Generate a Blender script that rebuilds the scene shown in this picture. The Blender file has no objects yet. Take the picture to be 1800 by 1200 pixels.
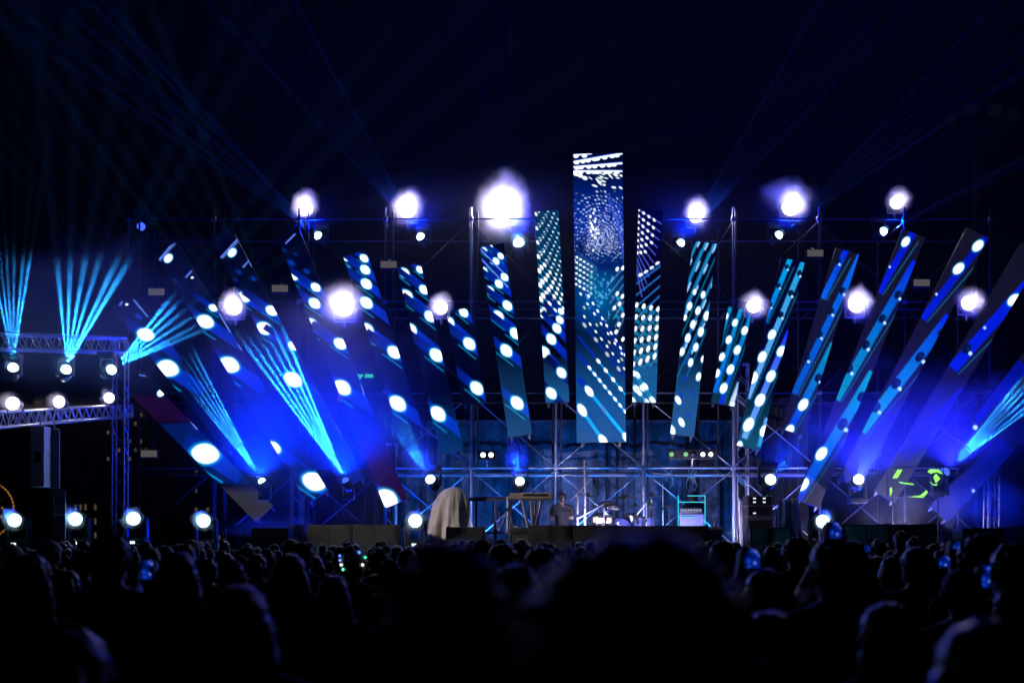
import bpy, bmesh, math, random
import numpy as np
from mathutils import Vector, Matrix, Euler

R = math.radians
scene = bpy.context.scene
COL = scene.collection
random.seed(7)
rng = np.random.default_rng(11)

# ---------------------------------------------------------------- camera
CAM_Z = 1.7
FX = 2000.0            # focal length in pixels of an 1800 px wide picture
HORIZON = 950.0
cam_data = bpy.data.cameras.new('camera')
cam = bpy.data.objects.new('camera', cam_data)
COL.objects.link(cam)
cam.location = (0, 0, CAM_Z)
cam.rotation_euler = (R(90), 0, 0)
cam_data.sensor_width = 36.0
cam_data.lens = FX / 1800.0 * 36.0
cam_data.shift_y = (HORIZON - 600.0) / 1800.0
cam_data.clip_start = 0.05
cam_data.clip_end = 2000.0
cam_data.dof.use_dof = True
cam_data.dof.focus_distance = 23.0
cam_data.dof.aperture_fstop = 1.9
scene.camera = cam


def at(px, py, Y):
    """the point at depth Y that the picture shows at (px, py)"""
    return Vector(((px - 900.0) * Y / FX, Y, CAM_Z + (HORIZON - py) * Y / FX))


# ---------------------------------------------------------------- sky: night
world = bpy.data.worlds.new('World')
scene.world = world
world.use_nodes = True
wn = world.node_tree
bg = wn.nodes['Background']
sky = wn.nodes.new('ShaderNodeTexSky')
sky.sky_type = 'NISHITA'
sky.sun_disc = False
sky.sun_elevation = R(-4.0)
sky.sun_rotation = R(160)
wn.links.new(sky.outputs[0], bg.inputs[0])
bg.inputs[1].default_value = 0.0012

vs = scene.view_settings
vs.view_transform = 'Standard'
vs.look = 'None'
vs.exposure = 0.0
vs.gamma = 1.0
vs.use_curve_mapping = False

cy = scene.cycles
cy.use_denoising = True
try:
    cy.denoiser = 'OPENIMAGEDENOISE'
except Exception:
    pass
cy.use_light_tree = True
cy.max_bounces = 5
cy.diffuse_bounces = 2
cy.glossy_bounces = 2
cy.transmission_bounces = 2
cy.transparent_max_bounces = 12
cy.volume_bounces = 0
cy.volume_step_rate = 1.0
cy.volume_max_steps = 256
cy.sample_clamp_indirect = 4.0
cy.sample_clamp_direct = 0.0
cy.use_adaptive_sampling = True
cy.adaptive_threshold = 0.03
cy.caustics_reflective = False
cy.caustics_refractive = False

# ---------------------------------------------------------------- helpers


def link(o, parent=None):
    COL.objects.link(o)
    if parent is not None:
        o.parent = parent
    return o


def tag(o, label=None, cat=None, group=None, kind=None):
    if label: o['label'] = label
    if cat: o['category'] = cat
    if group: o['group'] = group
    if kind: o['kind'] = kind
    return o


def empty(name, loc=(0, 0, 0), rz=0.0, label=None, cat=None, group=None):
    o = bpy.data.objects.new(name, None)
    o.empty_display_size = 0.1
    o.location = loc
    o.rotation_euler = (0, 0, rz)
    link(o)
    return tag(o, label, cat, group)


class MB:
    """collects shapes; build() links them as ONE mesh object"""

    def __init__(self):
        self.v = []
        self.f = []
        self.smooth = []

    def add(self, verts, faces, smooth=False):
        b = len(self.v)
        self.v += [tuple(p) for p in verts]
        self.f += [tuple(i + b for i in f) for f in faces]
        self.smooth += [smooth] * len(faces)
        return self

    def box(self, c, s, rot=None, taper=1.0):
        hx, hy, hz = s[0] / 2, s[1] / 2, s[2] / 2
        pts = [Vector((x * hx * (taper if z > 0 else 1), y * hy * (taper if z > 0 else 1), z * hz))
               for z in (-1, 1) for y in (-1, 1) for x in (-1, 1)]
        if rot is not None:
            pts = [rot @ p for p in pts]
        c = Vector(c)
        self.add([p + c for p in pts], [(0, 2, 3, 1), (4, 5, 7, 6), (0, 1, 5, 4), (2, 6, 7, 3), (0, 4, 6, 2), (1, 3, 7, 5)])
        return self

    def cbox(self, c, s, b=0.01, rot=None):
        """box with chamfered edges"""
        hx, hy, hz = s[0] / 2, s[1] / 2, s[2] / 2
        bm = bmesh.new()
        bmesh.ops.create_cube(bm, size=1.0)
        for v in bm.verts:
            v.co = Vector((v.co.x * s[0], v.co.y * s[1], v.co.z * s[2]))
        bmesh.ops.bevel(bm, geom=bm.edges[:], offset=b, segments=2, affect='EDGES', profile=0.6)
        bm.verts.index_update()
        pts = [v.co.copy() for v in bm.verts]
        if rot is not None:
            pts = [rot @ p for p in pts]
        c = Vector(c)
        self.add([p + c for p in pts], [[v.index for v in f.verts] for f in bm.faces])
        bm.free()
        return self

    def tube(self, p0, p1, r0, r1=None, n=8, caps=True):
        p0, p1 = Vector(p0), Vector(p1)
        r1 = r0 if r1 is None else r1
        d = (p1 - p0)
        if d.length < 1e-6:
            return self
        d.normalize()
        a = d.orthogonal().normalized()
        b = d.cross(a)
        ring = []
        for p, r in ((p0, r0), (p1, r1)):
            for k in range(n):
                t = 2 * math.pi * k / n
                ring.append(p + a * math.cos(t) * r + b * math.sin(t) * r)
        faces = [(k, (k + 1) % n, n + (k + 1) % n, n + k) for k in range(n)]
        self.add(ring, faces, True)
        if caps:
            self.add(ring[:n], [tuple(reversed(range(n)))])
            self.add(ring[n:], [tuple(range(n))])
        return self

    def path(self, pts, r, n=6):
        for a, b in zip(pts[:-1], pts[1:]):
            self.tube(a, b, r, r, n)
        return self

    def lathe(self, prof, n=20, origin=(0, 0, 0), axis=(0, 0, 1), smooth=True, cap=True):
        """prof: (radius, distance along axis)"""
        d = Vector(axis).normalized()
        a = d.orthogonal().normalized()
        b = d.cross(a)
        o = Vector(origin)
        vs_, fs = [], []
        for r, h in prof:
            for k in range(n):
                t = 2 * math.pi * k / n
                vs_.append(o + d * h + a * math.cos(t) * r + b * math.sin(t) * r)
        for i in range(len(prof) - 1):
            for k in range(n):
                fs.append((i * n + k, i * n + (k + 1) % n, (i + 1) * n + (k + 1) % n, (i + 1) * n + k))
        self.add(vs_, fs, smooth)
        if cap:
            self.add(vs_[:n], [tuple(reversed(range(n)))])
            self.add(vs_[-n:], [tuple(range(n))])
        return self

    def ball(self, c, r, n=12, m=8, scale=(1, 1, 1)):
        prof = []
        vs_, fs = [], []
        c = Vector(c)
        for i in range(m + 1):
            ph = math.pi * i / m
            for k in range(n):
                t = 2 * math.pi * k / n
                vs_.append(c + Vector((r * scale[0] * math.sin(ph) * math.cos(t), r * scale[1] * math.sin(ph) * math.sin(t), r * scale[2] * math.cos(ph))))
        for i in range(m):
            for k in range(n):
                fs.append((i * n + k, (i + 1) * n + k, (i + 1) * n + (k + 1) % n, i * n + (k + 1) % n))
        self.add(vs_, fs, True)
        return self

    def mesh(self, name):
        me = bpy.data.meshes.new(name)
        me.from_pydata(self.v, [], self.f)
        me.polygons.foreach_set('use_smooth', self.smooth)
        me.update()
        return me

    def build(self, name, mat, parent=None, loc=None):
        me = self.mesh(name)
        if mat is not None:
            me.materials.append(mat)
        o = bpy.data.objects.new(name, me)
        if loc is not None:
            o.location = loc
        return link(o, parent)


def copy_tree(o, parent=None):
    c = o.copy()
    link(c)
    c.parent = parent
    for ch in list(o.children):
        copy_tree(ch, c)
    return c


# ---------------------------------------------------------------- materials
MATS = {}


def mat(name, col, rough=0.6, metal=0.0, var=0.25, scale=6.0, bump=0.0, bscale=40.0, spec=0.5):
    if name in MATS:
        return MATS[name]
    m = bpy.data.materials.new(name)
    m.use_nodes = True
    nt = m.node_tree
    p = nt.nodes['Principled BSDF']
    tc = nt.nodes.new('ShaderNodeTexCoord')
    nz = nt.nodes.new('ShaderNodeTexNoise')
    nz.inputs['Scale'].default_value = scale
    nz.inputs['Detail'].default_value = 6
    nt.links.new(tc.outputs['Object'], nz.inputs['Vector'])
    cr = nt.nodes.new('ShaderNodeValToRGB')
    cr.color_ramp.elements[0].position = 0.3
    cr.color_ramp.elements[1].position = 0.7
    cr.color_ramp.elements[0].color = tuple(max(0, c * (1 - var)) for c in col) + (1,)
    cr.color_ramp.elements[1].color = tuple(min(1, c * (1 + var)) for c in col) + (1,)
    nt.links.new(nz.outputs['Fac'], cr.inputs['Fac'])
    nt.links.new(cr.outputs['Color'], p.inputs['Base Color'])
    p.inputs['Roughness'].default_value = rough
    p.inputs['Metallic'].default_value = metal
    p.inputs['Specular IOR Level'].default_value = spec
    if bump > 0:
        n2 = nt.nodes.new('ShaderNodeTexNoise')
        n2.inputs['Scale'].default_value = bscale
        n2.inputs['Detail'].default_value = 8
        nt.links.new(tc.outputs['Object'], n2.inputs['Vector'])
        bp = nt.nodes.new('ShaderNodeBump')
        bp.inputs['Strength'].default_value = bump
        bp.inputs['Distance'].default_value = 0.02
        nt.links.new(n2.outputs['Fac'], bp.inputs['Height'])
        nt.links.new(bp.outputs['Normal'], p.inputs['Normal'])
    MATS[name] = m
    return m


def glow(name, col, strength, sample=False):
    if name in MATS:
        return MATS[name]
    m = bpy.data.materials.new(name)
    m.use_nodes = True
    nt = m.node_tree
    nt.nodes.clear()
    out = nt.nodes.new('ShaderNodeOutputMaterial')
    em = nt.nodes.new('ShaderNodeEmission')
    em.inputs['Color'].default_value = tuple(col) + (1,)
    em.inputs['Strength'].default_value = strength
    nt.links.new(em.outputs[0], out.inputs['Surface'])
    m.cycles.emission_sampling = 'AUTO' if sample else 'NONE'
    MATS[name] = m
    return m


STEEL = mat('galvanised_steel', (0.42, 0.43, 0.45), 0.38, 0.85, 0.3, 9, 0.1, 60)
ALU = mat('truss_aluminium', (0.6, 0.6, 0.62), 0.32, 0.8, 0.15, 12, 0.05, 80)
BLACK = mat('black_powder_coat', (0.012, 0.012, 0.013), 0.5, 0.0, 0.4, 14, 0.1, 120)
BLACKWOOD = mat('textured_black_cabinet_paint', (0.016, 0.016, 0.017), 0.62, 0.0, 0.4, 20, 0.5, 160)
GRILLE = mat('black_steel_grille', (0.02, 0.02, 0.022), 0.45, 0.4, 0.5, 90, 0.6, 220)
# ---------------------------------------------------------------- ground, stage
GROUND = mat('trodden_asphalt', (0.045, 0.045, 0.048), 0.85, 0, 0.4, 0.8, 0.5, 30)
g = MB()
g.add([(-300, -40, 0), (300, -40, 0), (300, 500, 0), (-300, 500, 0)], [(0, 1, 2, 3)])
tag(g.build('ground', GROUND), kind='structure')

DECK_Z = 1.52
DECK = mat('black_stage_deck', (0.03, 0.03, 0.032), 0.45, 0, 0.35, 3, 0.3, 60)
d = MB()
d.box((0.6, 26.1, DECK_Z / 2 + 0.002), (26.0, 11.6, DECK_Z))
tag(d.build('stage_platform', DECK), kind='structure')
# ---------------------------------------------------------------- LED screens
PANEL_Y = 23.6


def screen_material():
    m = bpy.data.materials.new('led_screen_face')
    m.use_nodes = True
    nt = m.node_tree
    p = nt.nodes['Principled BSDF']
    p.inputs['Base Color'].default_value = (0.012, 0.011, 0.010, 1)
    p.inputs['Roughness'].default_value = 0.55
    a = nt.nodes.new('ShaderNodeVertexColor')
    a.layer_name = 'picture'
    nt.links.new(a.outputs['Color'], p.inputs['Emission Color'])
    p.inputs['Emission Strength'].default_value = 1.0
    m.cycles.emission_sampling = 'NONE'
    return m


SCREEN = screen_material()
WHITE = np.array([1.5, 1.7, 1.9])
CYAN = np.array([0.0, 0.45, 0.95])
BLUE = np.array([0.0, 0.03, 0.62])
DEEP = np.array([0.0, 0.008, 0.30])
TEAL = np.array([0.0, 0.22, 0.48])


class Picture:
    """the video picture of one LED screen, worked out at the column's own pixels"""

    def __init__(self, x, y):
        self.x, self.y = x, y
        self.c = np.zeros((len(x), 3))
        self.c[:] = (0.0, 0.0006, 0.006)

    def mix(self, m, col):
        m = np.clip(m, 0, 1)[:, None]
        self.c = self.c * (1 - m) + np.asarray(col) * m

    def wash(self, m, col):
        self.c = self.c + np.clip(m, 0, 1)[:, None] * np.asarray(col)

    def oval(self, cx, cy_, a, b, ang, col=WHITE, soft=0.18, pointed=0.0, rim=True):
        t = R(ang)
        dx, dy = self.x - cx, self.y - cy_
        u = (dx * math.cos(t) + dy * math.sin(t)) / a
        v = (-dx * math.sin(t) + dy * math.cos(t)) / b
        r = np.sqrt(u * u + v * v) + pointed * np.abs(u) * np.abs(v)
        if rim:
            self.mix((1.38 - r) / 0.3, CYAN * 0.75)
        self.mix((1.0 + soft / 2 - r) / soft, col)

    def band(self, x0, y0, x1, y1, w, c0, c1=None, soft=1.2):
        c1 = c0 if c1 is None else c1
        dx, dy = x1 - x0, y1 - y0
        L = math.hypot(dx, dy)
        u = ((self.x - x0) * dx + (self.y - y0) * dy) / L
        v = (-(self.x - x0) * dy + (self.y - y0) * dx) / L
        t = np.clip(u / L, 0, 1)
        inside = np.clip((w - np.abs(v)) / soft + 0.5, 0, 1) * np.clip(u / 2 + 0.5, 0, 1) * np.clip((L - u) / 2 + 0.5, 0, 1)
        m = inside[:, None]
        col = np.asarray(c0)[None, :] * (1 - t[:, None]) + np.asarray(c1)[None, :] * t[:, None]
        self.c = self.c * (1 - m) + col * m

    def dot(self, cx, cy_, r, col=WHITE):
        d = np.hypot(self.x - cx, self.y - cy_)
        self.mix((r + 0.5 - d) / 1.0, col)


def streak(P, x, y, a, ang=34, back=70, fwd=75, col=BLUE, b=None, line=True, pointed=0.10, oang=None):
    """a white lens on a blue bar that falls to the right, with a thin cyan line under it"""
    b = a * 0.72 if b is None else b
    t = R(ang)
    c, s = math.cos(t), math.sin(t)
    P.band(x - c * back, y - s * back, x, y, b * 0.8, col * 0.15, col * 0.8)
    P.band(x, y, x + c * fwd, y + s * fwd, b * 0.85, col * 1.2, col * 0.45)
    if line:
        ox, oy = -s * b * 1.55, c * b * 1.55
        P.band(x + ox - c * a * 1.2, y + oy - s * a * 1.2, x + ox + c * a * 2.2, y + oy + s * a * 2.2, max(0.7, b * 0.09), CYAN * 0.6)
    P.oval(x, y, a, b, ang + 8 if oang is None else oang, pointed=pointed)


def eye(P, x, y, r, ang):
    P.oval(x, y, r * 1.25, r * 0.9, ang, (0.0, 0.004, 0.02), rim=False)
    P.dot(x + r * 0.35, y - r * 0.1, r * 0.35, (0.0, 0.03, 0.10))
    t = R(ang)
    P.dot(x - math.cos(t) * r * 1.25 * -1 * (-1), y + abs(math.sin(t)) * r * 1.35, r * 0.42, (0.55, 0.9, 1.5))


def pic_left(k):
    def f(P):
        for o in LEFT[k]:
            x, y, a = o[:3]
            dim = o[3] if len(o) > 3 else 1.0
            if len(o) > 3 and dim >= 1:
                P.oval(x, y, a, a * 0.75, -50 if a > 3 else 0, rim=a > 3)
            elif dim < 1:
                P.oval(x, y, a, a * 0.6, 35, np.array([0.0, 0.05, 0.5]) * dim, rim=False, soft=0.8)
            else:
                streak(P, x, y, a, ang=LANG[k], col=BLUE * (0.8 if k in ('L2', 'L1') else 0.85), oang=OANG[k], back=62 if k not in ('L9', 'L10', 'L8') else 44)
        for x0, y0, x1, y1, w in LEFTLINES.get(k, []):
            P.band(x0, y0, x1, y1, w, (0.18, 0.35, 1.3))
        if k == 'L2':
            P.wash((P.y - 615) / 150.0, np.array([0.004, 0.06, 0.19]))
        if k == 'L4':
            P.wash((P.y - 690) / 110.0, np.array([0.0, 0.03, 0.16]))
        if k == 'L7':
            P.wash(np.clip((P.y - 560) / 200.0, 0, 1), np.array([0.0, 0.01, 0.16]))
        if k == 'L6':
            P.wash(np.clip((P.y - 760) / 40.0, 0, 1), np.array([0.012, 0.0, 0.016]))
        if k == 'L10':
            P.wash(np.clip((845 - np.abs(P.y - 760)) / 845.0, 0, 1) * (P.y < 850) * (P.y > 745), np.array([0.0, 0.008, 0.10]))
            P.wash(np.clip((P.y - 852) / 16.0, 0, 1), np.array([0.028, 0.026, 0.024]))
            P.wash(np.clip((P.y - 690) / 10.0, 0, 1) * np.clip((745 - P.y) / 8.0, 0, 1), np.array([0.010, 0.0, 0.014]))
    return f


OANG = dict(L2=52, L3=50, L4=48, L5=42, L6=38, L7=30, L8=24, L9=18, L10=8)
LANG = dict(L2=38, L3=40, L4=38, L5=36, L6=35, L7=34, L8=34, L9=33, L10=32)
LEFT = {
    'L2': [(851, 440, 6), (862, 434, 5), (880, 450, 6), (872, 459, 6.5), (862, 467, 6), (851, 476, 7), (887, 487, 7.5), (877, 499, 8),
           (861, 511, 9), (892, 537, 9.5), (876, 556, 11), (906, 586, 11), (890, 616, 12), (909, 708, 13)],
    'L3': [(815, 549, 9), (789, 566, 11), (825, 604, 12), (838, 682, 13)],
    'L4': [(738, 474, 7), (711, 480, 10), (745, 509, 9), (715, 520, 12), (756, 556, 11), (722, 579, 12), (767, 624, 13), (770, 727, 15)],
    'L5': [(608, 452, 8), (640, 454, 8), (609, 474, 9), (642, 474, 9.5), (644, 499, 10.5), (644, 532, 12), (645, 579, 13), (693, 619, 13), (699, 709, 16)],
    'L6': [(512, 462, 7, 0.7), (539, 477, 6, 0.6), (500, 440, 5, 0.3), (520, 447, 4, 0.3), (515, 484, 10), (555, 505, 9), (511, 506, 9), (553, 533, 11), (547, 570, 13), (598, 604, 12), (602, 681, 16), (681, 876, 20)],
    'L7': [(408, 444, 8, 1.0), (446, 490, 5, 0.7), (420, 478, 6, 0.4), (414, 492, 5, 0.3), (429, 522, 11), (478, 546, 11), (465, 577, 14), (516, 608, 10), (515, 667, 17)],
    'L8': [(296, 454, 8, 1.0), (308, 493, 6, 0.3), (338, 488, 2.2, 1.0), (375, 541, 8), (361, 565, 15), (403, 641, 18), (479, 787, 15), (552, 846, 21)],
    'L9': [(223, 535, 2.5, 1.0), (244, 556, 7, 0.9), (256, 588, 15), (295, 647, 19), (440, 775, 5, 0.5)],
    'L10': [(283, 690, 7, 1.0), (361, 797, 24)],
}
LEFTLINES = {
    'L8': [(277, 460, 306, 425, 0.9), (280, 460, 308, 428, 0.5), (326, 488, 337, 476, 0.8), (385, 551, 405, 584, 0.8), (418, 605, 425, 616, 0.8), (536, 790, 546, 805, 0.7)],
    'L7': [(388, 453, 418, 420, 0.9), (391, 454, 420, 423, 0.5), (427, 470, 436, 460, 0.8), (436, 455, 443, 469, 0.8), (588, 740, 601, 765, 1.0)],
    'L6': [(502, 428, 519, 411, 0.8), (635, 675, 640, 695, 0.8)],
    'L9': [(210, 537, 215, 530, 0.9), (235, 527, 260, 557, 0.8), (353, 666, 371, 687, 1.0)],
    'L10': [(219, 678, 230, 664, 1.0), (336, 741, 347, 754, 1.0), (240, 658, 257, 661, 0.6)],
    'L2': [(843, 437, 886, 480, 0.8), (843, 452, 893, 505, 0.8)],
}


def pic_L1(P):
    up = np.clip((560 - P.y) / 120, 0, 1)
    P.wash(up * 0.7, np.array([0.0, 0.035, 0.13]))
    rr = random.Random(2)
    for i in range(-5, 17):
        y0 = 372 + i * 12.5
        xl = 939 + (y0 - 371) * 0.057
        sl = 1.18 + 0.25 * (1 - min(1, max(0, (y0 - 372) / 190)))
        pw = min(1.0, max(0.0, (y0 - 400) / 90.0))
        P.band(xl - 2, y0, xl + 50, y0 + sl * 50, 0.35 + 0.75 * pw, CYAN * (0.25 + 0.5 * pw), CYAN * 0.5)
        x = xl + 3 + (i % 2) * 5.0
        k = 0
        while x < xl + 46:
            y = y0 + (x - xl) * sl
            f = 1 - 0.45 * (x - xl) / 46
            a = (3.6 + 1.8 * pw) * f
            P.oval(x, y, a, a * 0.55, math.degrees(math.atan(sl)) + 8, rim=False, soft=0.5, col=WHITE * (0.75 + 0.25 * pw))
            if pw < 0.6:
                P.dot(x + 3.5, y - 5.5, 2.4 * f, (0.0, 0.10, 0.24))
            x += (10.5 + 1.5 * pw) * f
            k += 1
    P.c *= (1 - np.clip((P.y - 548) / 8, 0, 1))[:, None]
    P.wash((P.y - 625) / 70.0, np.array([0.006, 0.085, 0.27]))
    for x, y, a in ((954, 551, 8.5), (986, 547, 6), (984, 562, 7.5), (979, 577, 9), (969, 596, 10), (957, 619, 11), (987, 655, 10), (969, 691, 11)):
        streak(P, x, y, a, ang=48, line=False, back=40, fwd=50, col=BLUE * (0.9 if y < 640 else 0.3), pointed=0.1)


def pic_centre(P):
    rr = random.Random(5)
    P.wash(np.exp(-((P.y - 395) / 62) ** 2), np.array([0.0, 0.028, 0.36]))
    P.wash(np.exp(-((P.y - 520) / 50) ** 2 - ((P.x - 1050) / 40) ** 2), np.array([0.0, 0.10, 0.34]))
    P.wash(np.clip((P.y - 590) / 120, 0, 1), np.array([0.004, 0.085, 0.31]))
    # top lines with half lenses hanging under them
    for (y0, y1, w, n) in ((273, 270, 1.0, 2), (285, 270, 1.3, 8), (294, 287, 1.2, 7), (301, 301, 1.0, 8)):
        xe = 1040 if n == 2 else 1094
        P.band(1008, y0, xe, y1, w * 2.6, (0.0, 0.03, 0.5))
        P.band(1008, y0, xe, y1, w, WHITE * 0.9)
        for i in range(n):
            x = 1012 + i * (xe - 1012) / n + rr.uniform(-3, 3)
            y = y0 + (y1 - y0) * (x - 1008) / 85 + 2.2
            P.oval(x, y, 4.2, 2.6, -8, rim=False, soft=0.4)
    for i in range(22):
        x, y = rr.uniform(1034, 1092), rr.uniform(304, 334)
        if x < 1044 and y > 318: continue
        P.oval(x, y, rr.uniform(2.5, 5.0), rr.uniform(0.8, 1.5), rr.uniform(5, 45), rim=False, soft=0.6, col=WHITE * 0.8)
    for x, y in ((1012, 306), (1020, 309), (1028, 313)):
        P.oval(x, y, 4.5, 3, 20, rim=False, soft=0.4)
    # the tunnel of dots, wound round its far end
    cx, cy_ = 1054.0, 424.0
    for i in range(34):
        rad = 5.0 * math.exp(i * 0.094)
        n = 54 if rad > 16 else 22
        for j in range(n):
            th = 2 * math.pi * (j / n) + i * 0.10 + 0.0006 * rad
            x = cx + rad * 0.80 * math.cos(th) + 4 * math.sin(rad * 0.05)
            y = cy_ + rad * 1.05 * math.sin(th)
            if not (1006 < x < 1098 and 334 < y < 478):
                continue
            if y > 430 and rr.random() < (y - 430) / 34.0:
                continue
            if rr.random() < 0.18:
                continue
            s = 0.62 + rad * 0.0095
            P.oval(x + rr.uniform(-1.0, 1.0), y + rr.uniform(-1.0, 1.0), s * 1.5, s * 0.8, math.degrees(th) + 115, rim=False, soft=0.8,
                   col=np.array([0.75, 0.95, 1.5]) * rr.choice((0.12, 0.3, 0.6, 0.95)))
    for i in range(9):
        P.band(1062 + i * 3, 338 + i * 6, 1098, 368 + i * 13, 0.45, (0.05, 0.12, 0.8))
    for i in range(22):   # brighter scatter about the seam
        P.oval(1044 + rr.gauss(0, 4.5), 400 + rr.gauss(0, 16), 2.0, 1.4, rr.uniform(50, 110), rim=False, soft=0.7)
    P.mix((1.0 - np.hypot((P.x - 1022) / 13, (P.y - 438) / 34)) / 0.9, (0.0, 0.006, 0.08))
    P.mix((1.0 - np.hypot((P.x - 1064) / 38, (P.y - 466) / 16)) / 0.9, (0.0, 0.012, 0.14))
    for i in range(11):
        P.band(1014, 440 + i * 3.6, 1050, 470 + i * 0.9, 0.35, (0.02, 0.10, 0.35))
    for i in range(6):
        for j in range(5):
            P.oval(1014 + j * 6.5 - i * 0.2, 452 + i * 9.5 + j * 4, 2.2, 1.6, 20, rim=False, soft=0.6, col=WHITE * (0.9 if j < 3 else 0.5))
            P.dot(1017 + j * 7, 457 + i * 9 + j * 4, 2.6, (0.0, 0.16, 0.33))
    for i in range(60):
        x, y = rr.gauss(1056, 17), rr.gauss(512, 24)
        if y < 478: continue
        P.oval(x, y, rr.uniform(1.5, 3.4), rr.uniform(1.0, 2.0), rr.uniform(40, 120), rim=False, soft=1.0, col=np.array([0.08, 0.55, 1.0]) * rr.uniform(0.4, 1.0))
    for i in range(7):   # lines on the right that rise to the right
        P.band(1066 + i * 3, 505 + i * 14, 1096, 470 + i * 15, 0.5, (0.15, 0.35, 0.9))
    for x, y in ((1095, 471), (1085, 473), (1085, 516), (1094, 521), (1089, 534), (1080, 541), (1095, 554), (1088, 570), (1083, 583), (1095, 596)):
        P.oval(x, y, 4, 2.4, 115, rim=False, soft=0.4)
    for x, y in ((1086, 524), (1092, 543), (1084, 556)):
        P.dot(x, y, 3.4, (0.0, 0.28, 0.55))
    # bars with lenses that fall to the right
    for (y0, sl, w, cc, first, step, a) in ((488, 1.62, 1.5, 1.0, 4, 8, 3.2), (508, 1.45, 0.9, 0.8, 6, 12, 3.0), (524, 1.38, 0.8, 0.35, 12, 22, 3.4), (541, 1.30, 1.0, 0.7, 12, 10, 3.2),
                                            (556, 1.28, 1.4, 0.35, 12, 20, 5.0), (590, 1.24, 1.6, 1.0, 36, 13, 5.0), (622, 1.22, 2.2, 1.0, 20, 9, 4.4), (664, 1.24, 4.0, 1.0, 19, 66, 10.5), (712, 1.45, 4.5, 1.0, 6, 37, 12.0)):
        x0 = 1012 + (y0 - 270) * 0.012
        P.band(x0, y0, x0 + 95, y0 + 95 * sl, w * 1.2, BLUE * 0.7)
        if a > 3.3 and cc == 1.0:
            P.band(x0 + first, y0 + first * sl, x0 + 95, y0 + 95 * sl, w * 0.75, CYAN * 0.8, CYAN * 1.3)
        x = x0 + first
        while x < 1104:
            y = y0 + (x - x0) * sl
            P.oval(x, y, a, a * 0.52, math.degrees(math.atan(sl)) + 4, col=WHITE * (cc if cc < 1 else 1), rim=a > 8, soft=0.3, pointed=0.1)
            x += step
    P.band(1058, 712, 1064, 726, 2, (0.12, 0.2, 0.5))


def pic_R1(P):
    P.wash(np.clip((P.y - 600) / 60, 0, 1), np.array([0.006, 0.085, 0.27]))
    P.wash(np.clip((470 - P.y) / 60, 0, 1), np.array([0.0, 0.0, 0.05]))
    for i in range(11):    # fan of lines from the upper left
        t = R(33 + i * 4.6)
        x0, y0 = 1118, 366 + i * 10.5
        P.band(x0, y0, x0 + 55 * math.cos(t), y0 + 55 * math.sin(t) * 0.95, 0.6, (0.10, 0.14, 0.95))
        for j in range(4):
            u = 5 + j * (11 + i * 0.2)
            x, y = x0 + u * math.cos(t), y0 + u * math.sin(t)
            if y < 452 and j < 4 - i * 0.25:
                P.oval(x, y, 2.6, 1.9, 55, rim=False, soft=0.5)
    for x, y in ((1156, 463), (1146, 471), (1136, 478), (1126, 483)):
        P.oval(x, y, 4.0, 2.4, -32, rim=False, soft=0.4)
    P.band(1120, 492, 1164, 459, 1.0, (0.0, 0.03, 0.55))
    for i in range(6):
        P.band(1117, 500 + i * 20, 1163, 466 + i * 17, 0.8, (0.02, 0.22, 0.75))
    for i in range(6):
        for j in range(4):
            x, y = 1119 + j * 12.6 - i * 1.2, 536 + i * 21 + j * 2.4 - j * i * 1.5
            P.oval(x, y, 4.6 + i * 0.3, 2.6, 112, rim=False, soft=0.35)
            P.dot(x + 4, y + 9, 3.8, (0.0, 0.17, 0.38))
            P.band(x + 3, y + 3, x - 9, y + 20, 0.4, (0.1, 0.4, 0.8))
    P.mix(np.clip((P.y - 640) / 10, 0, 1), (0.006, 0.10, 0.30))
    for x, y, a in ((1120, 659, 7), (1114, 656, 6), (1119, 684, 8), (1134, 679, 7), (1129, 682, 6), (1113, 703, 6), (1137, 706, 6), (1147, 703, 7), (1124, 690, 6)):
        P.oval(x, y, a, a * 0.55, 56, soft=0.3)
        P.band(x - 14, y - 20, x + 14, y + 20, 0.5, (0.0, 0.35, 0.7))


def pic_R2(P):
    P.wash(np.clip((P.y - 620) / 80, 0, 1), np.array([0.006, 0.085, 0.27]))
    for i in range(5):
        x0, y0 = 1229 + i * 13.5, 418 + i * 5 + (i > 2) * 20
        ln = 240 - abs(i - 2) * 20
        P.band(x0, y0, x0 - ln * 0.40, y0 + ln * 0.92, 1.8, (0.02, 0.30, 0.62), (0.0, 0.05, 0.42))
        P.band(x0 + 3.5, y0 + 20, x0 + 3.5 - ln * 0.40, y0 + 20 + ln * 0.92, 0.5, (0.0, 0.3, 0.6))
        for j in range(5):
            P.oval(x0 - 40 * j * 0.40, y0 + 40 * 0.92 * j + 8, 10, 1.5, 113, (0.35, 0.75, 1.3), rim=False)
    for x, y, a in ((1221, 513, 5), (1236, 518, 6), (1212, 538, 7), (1227, 546, 7), (1242, 555, 8), (1204, 558, 5), (1218, 570, 7), (1232, 583, 8), (1209, 594, 7.5), (1223, 610, 7),
                    (1199, 618, 7), (1214, 637, 7), (1236, 631, 6), (1228, 662, 7), (1192, 703, 7.5), (1198, 742, 8), (1181, 755, 9)):
        P.oval(x, y, a, a * 0.55, 106 if y < 670 else 66, soft=0.3, col=WHITE if y < 720 else WHITE * 0.9)
    for x, y in ((1204, 665), (1197, 695), (1218, 690), (1210, 730)):
        P.oval(x, y, 5, 2.5, 66, (0.0, 0.04, 0.5), rim=False, soft=0.8)


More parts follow.
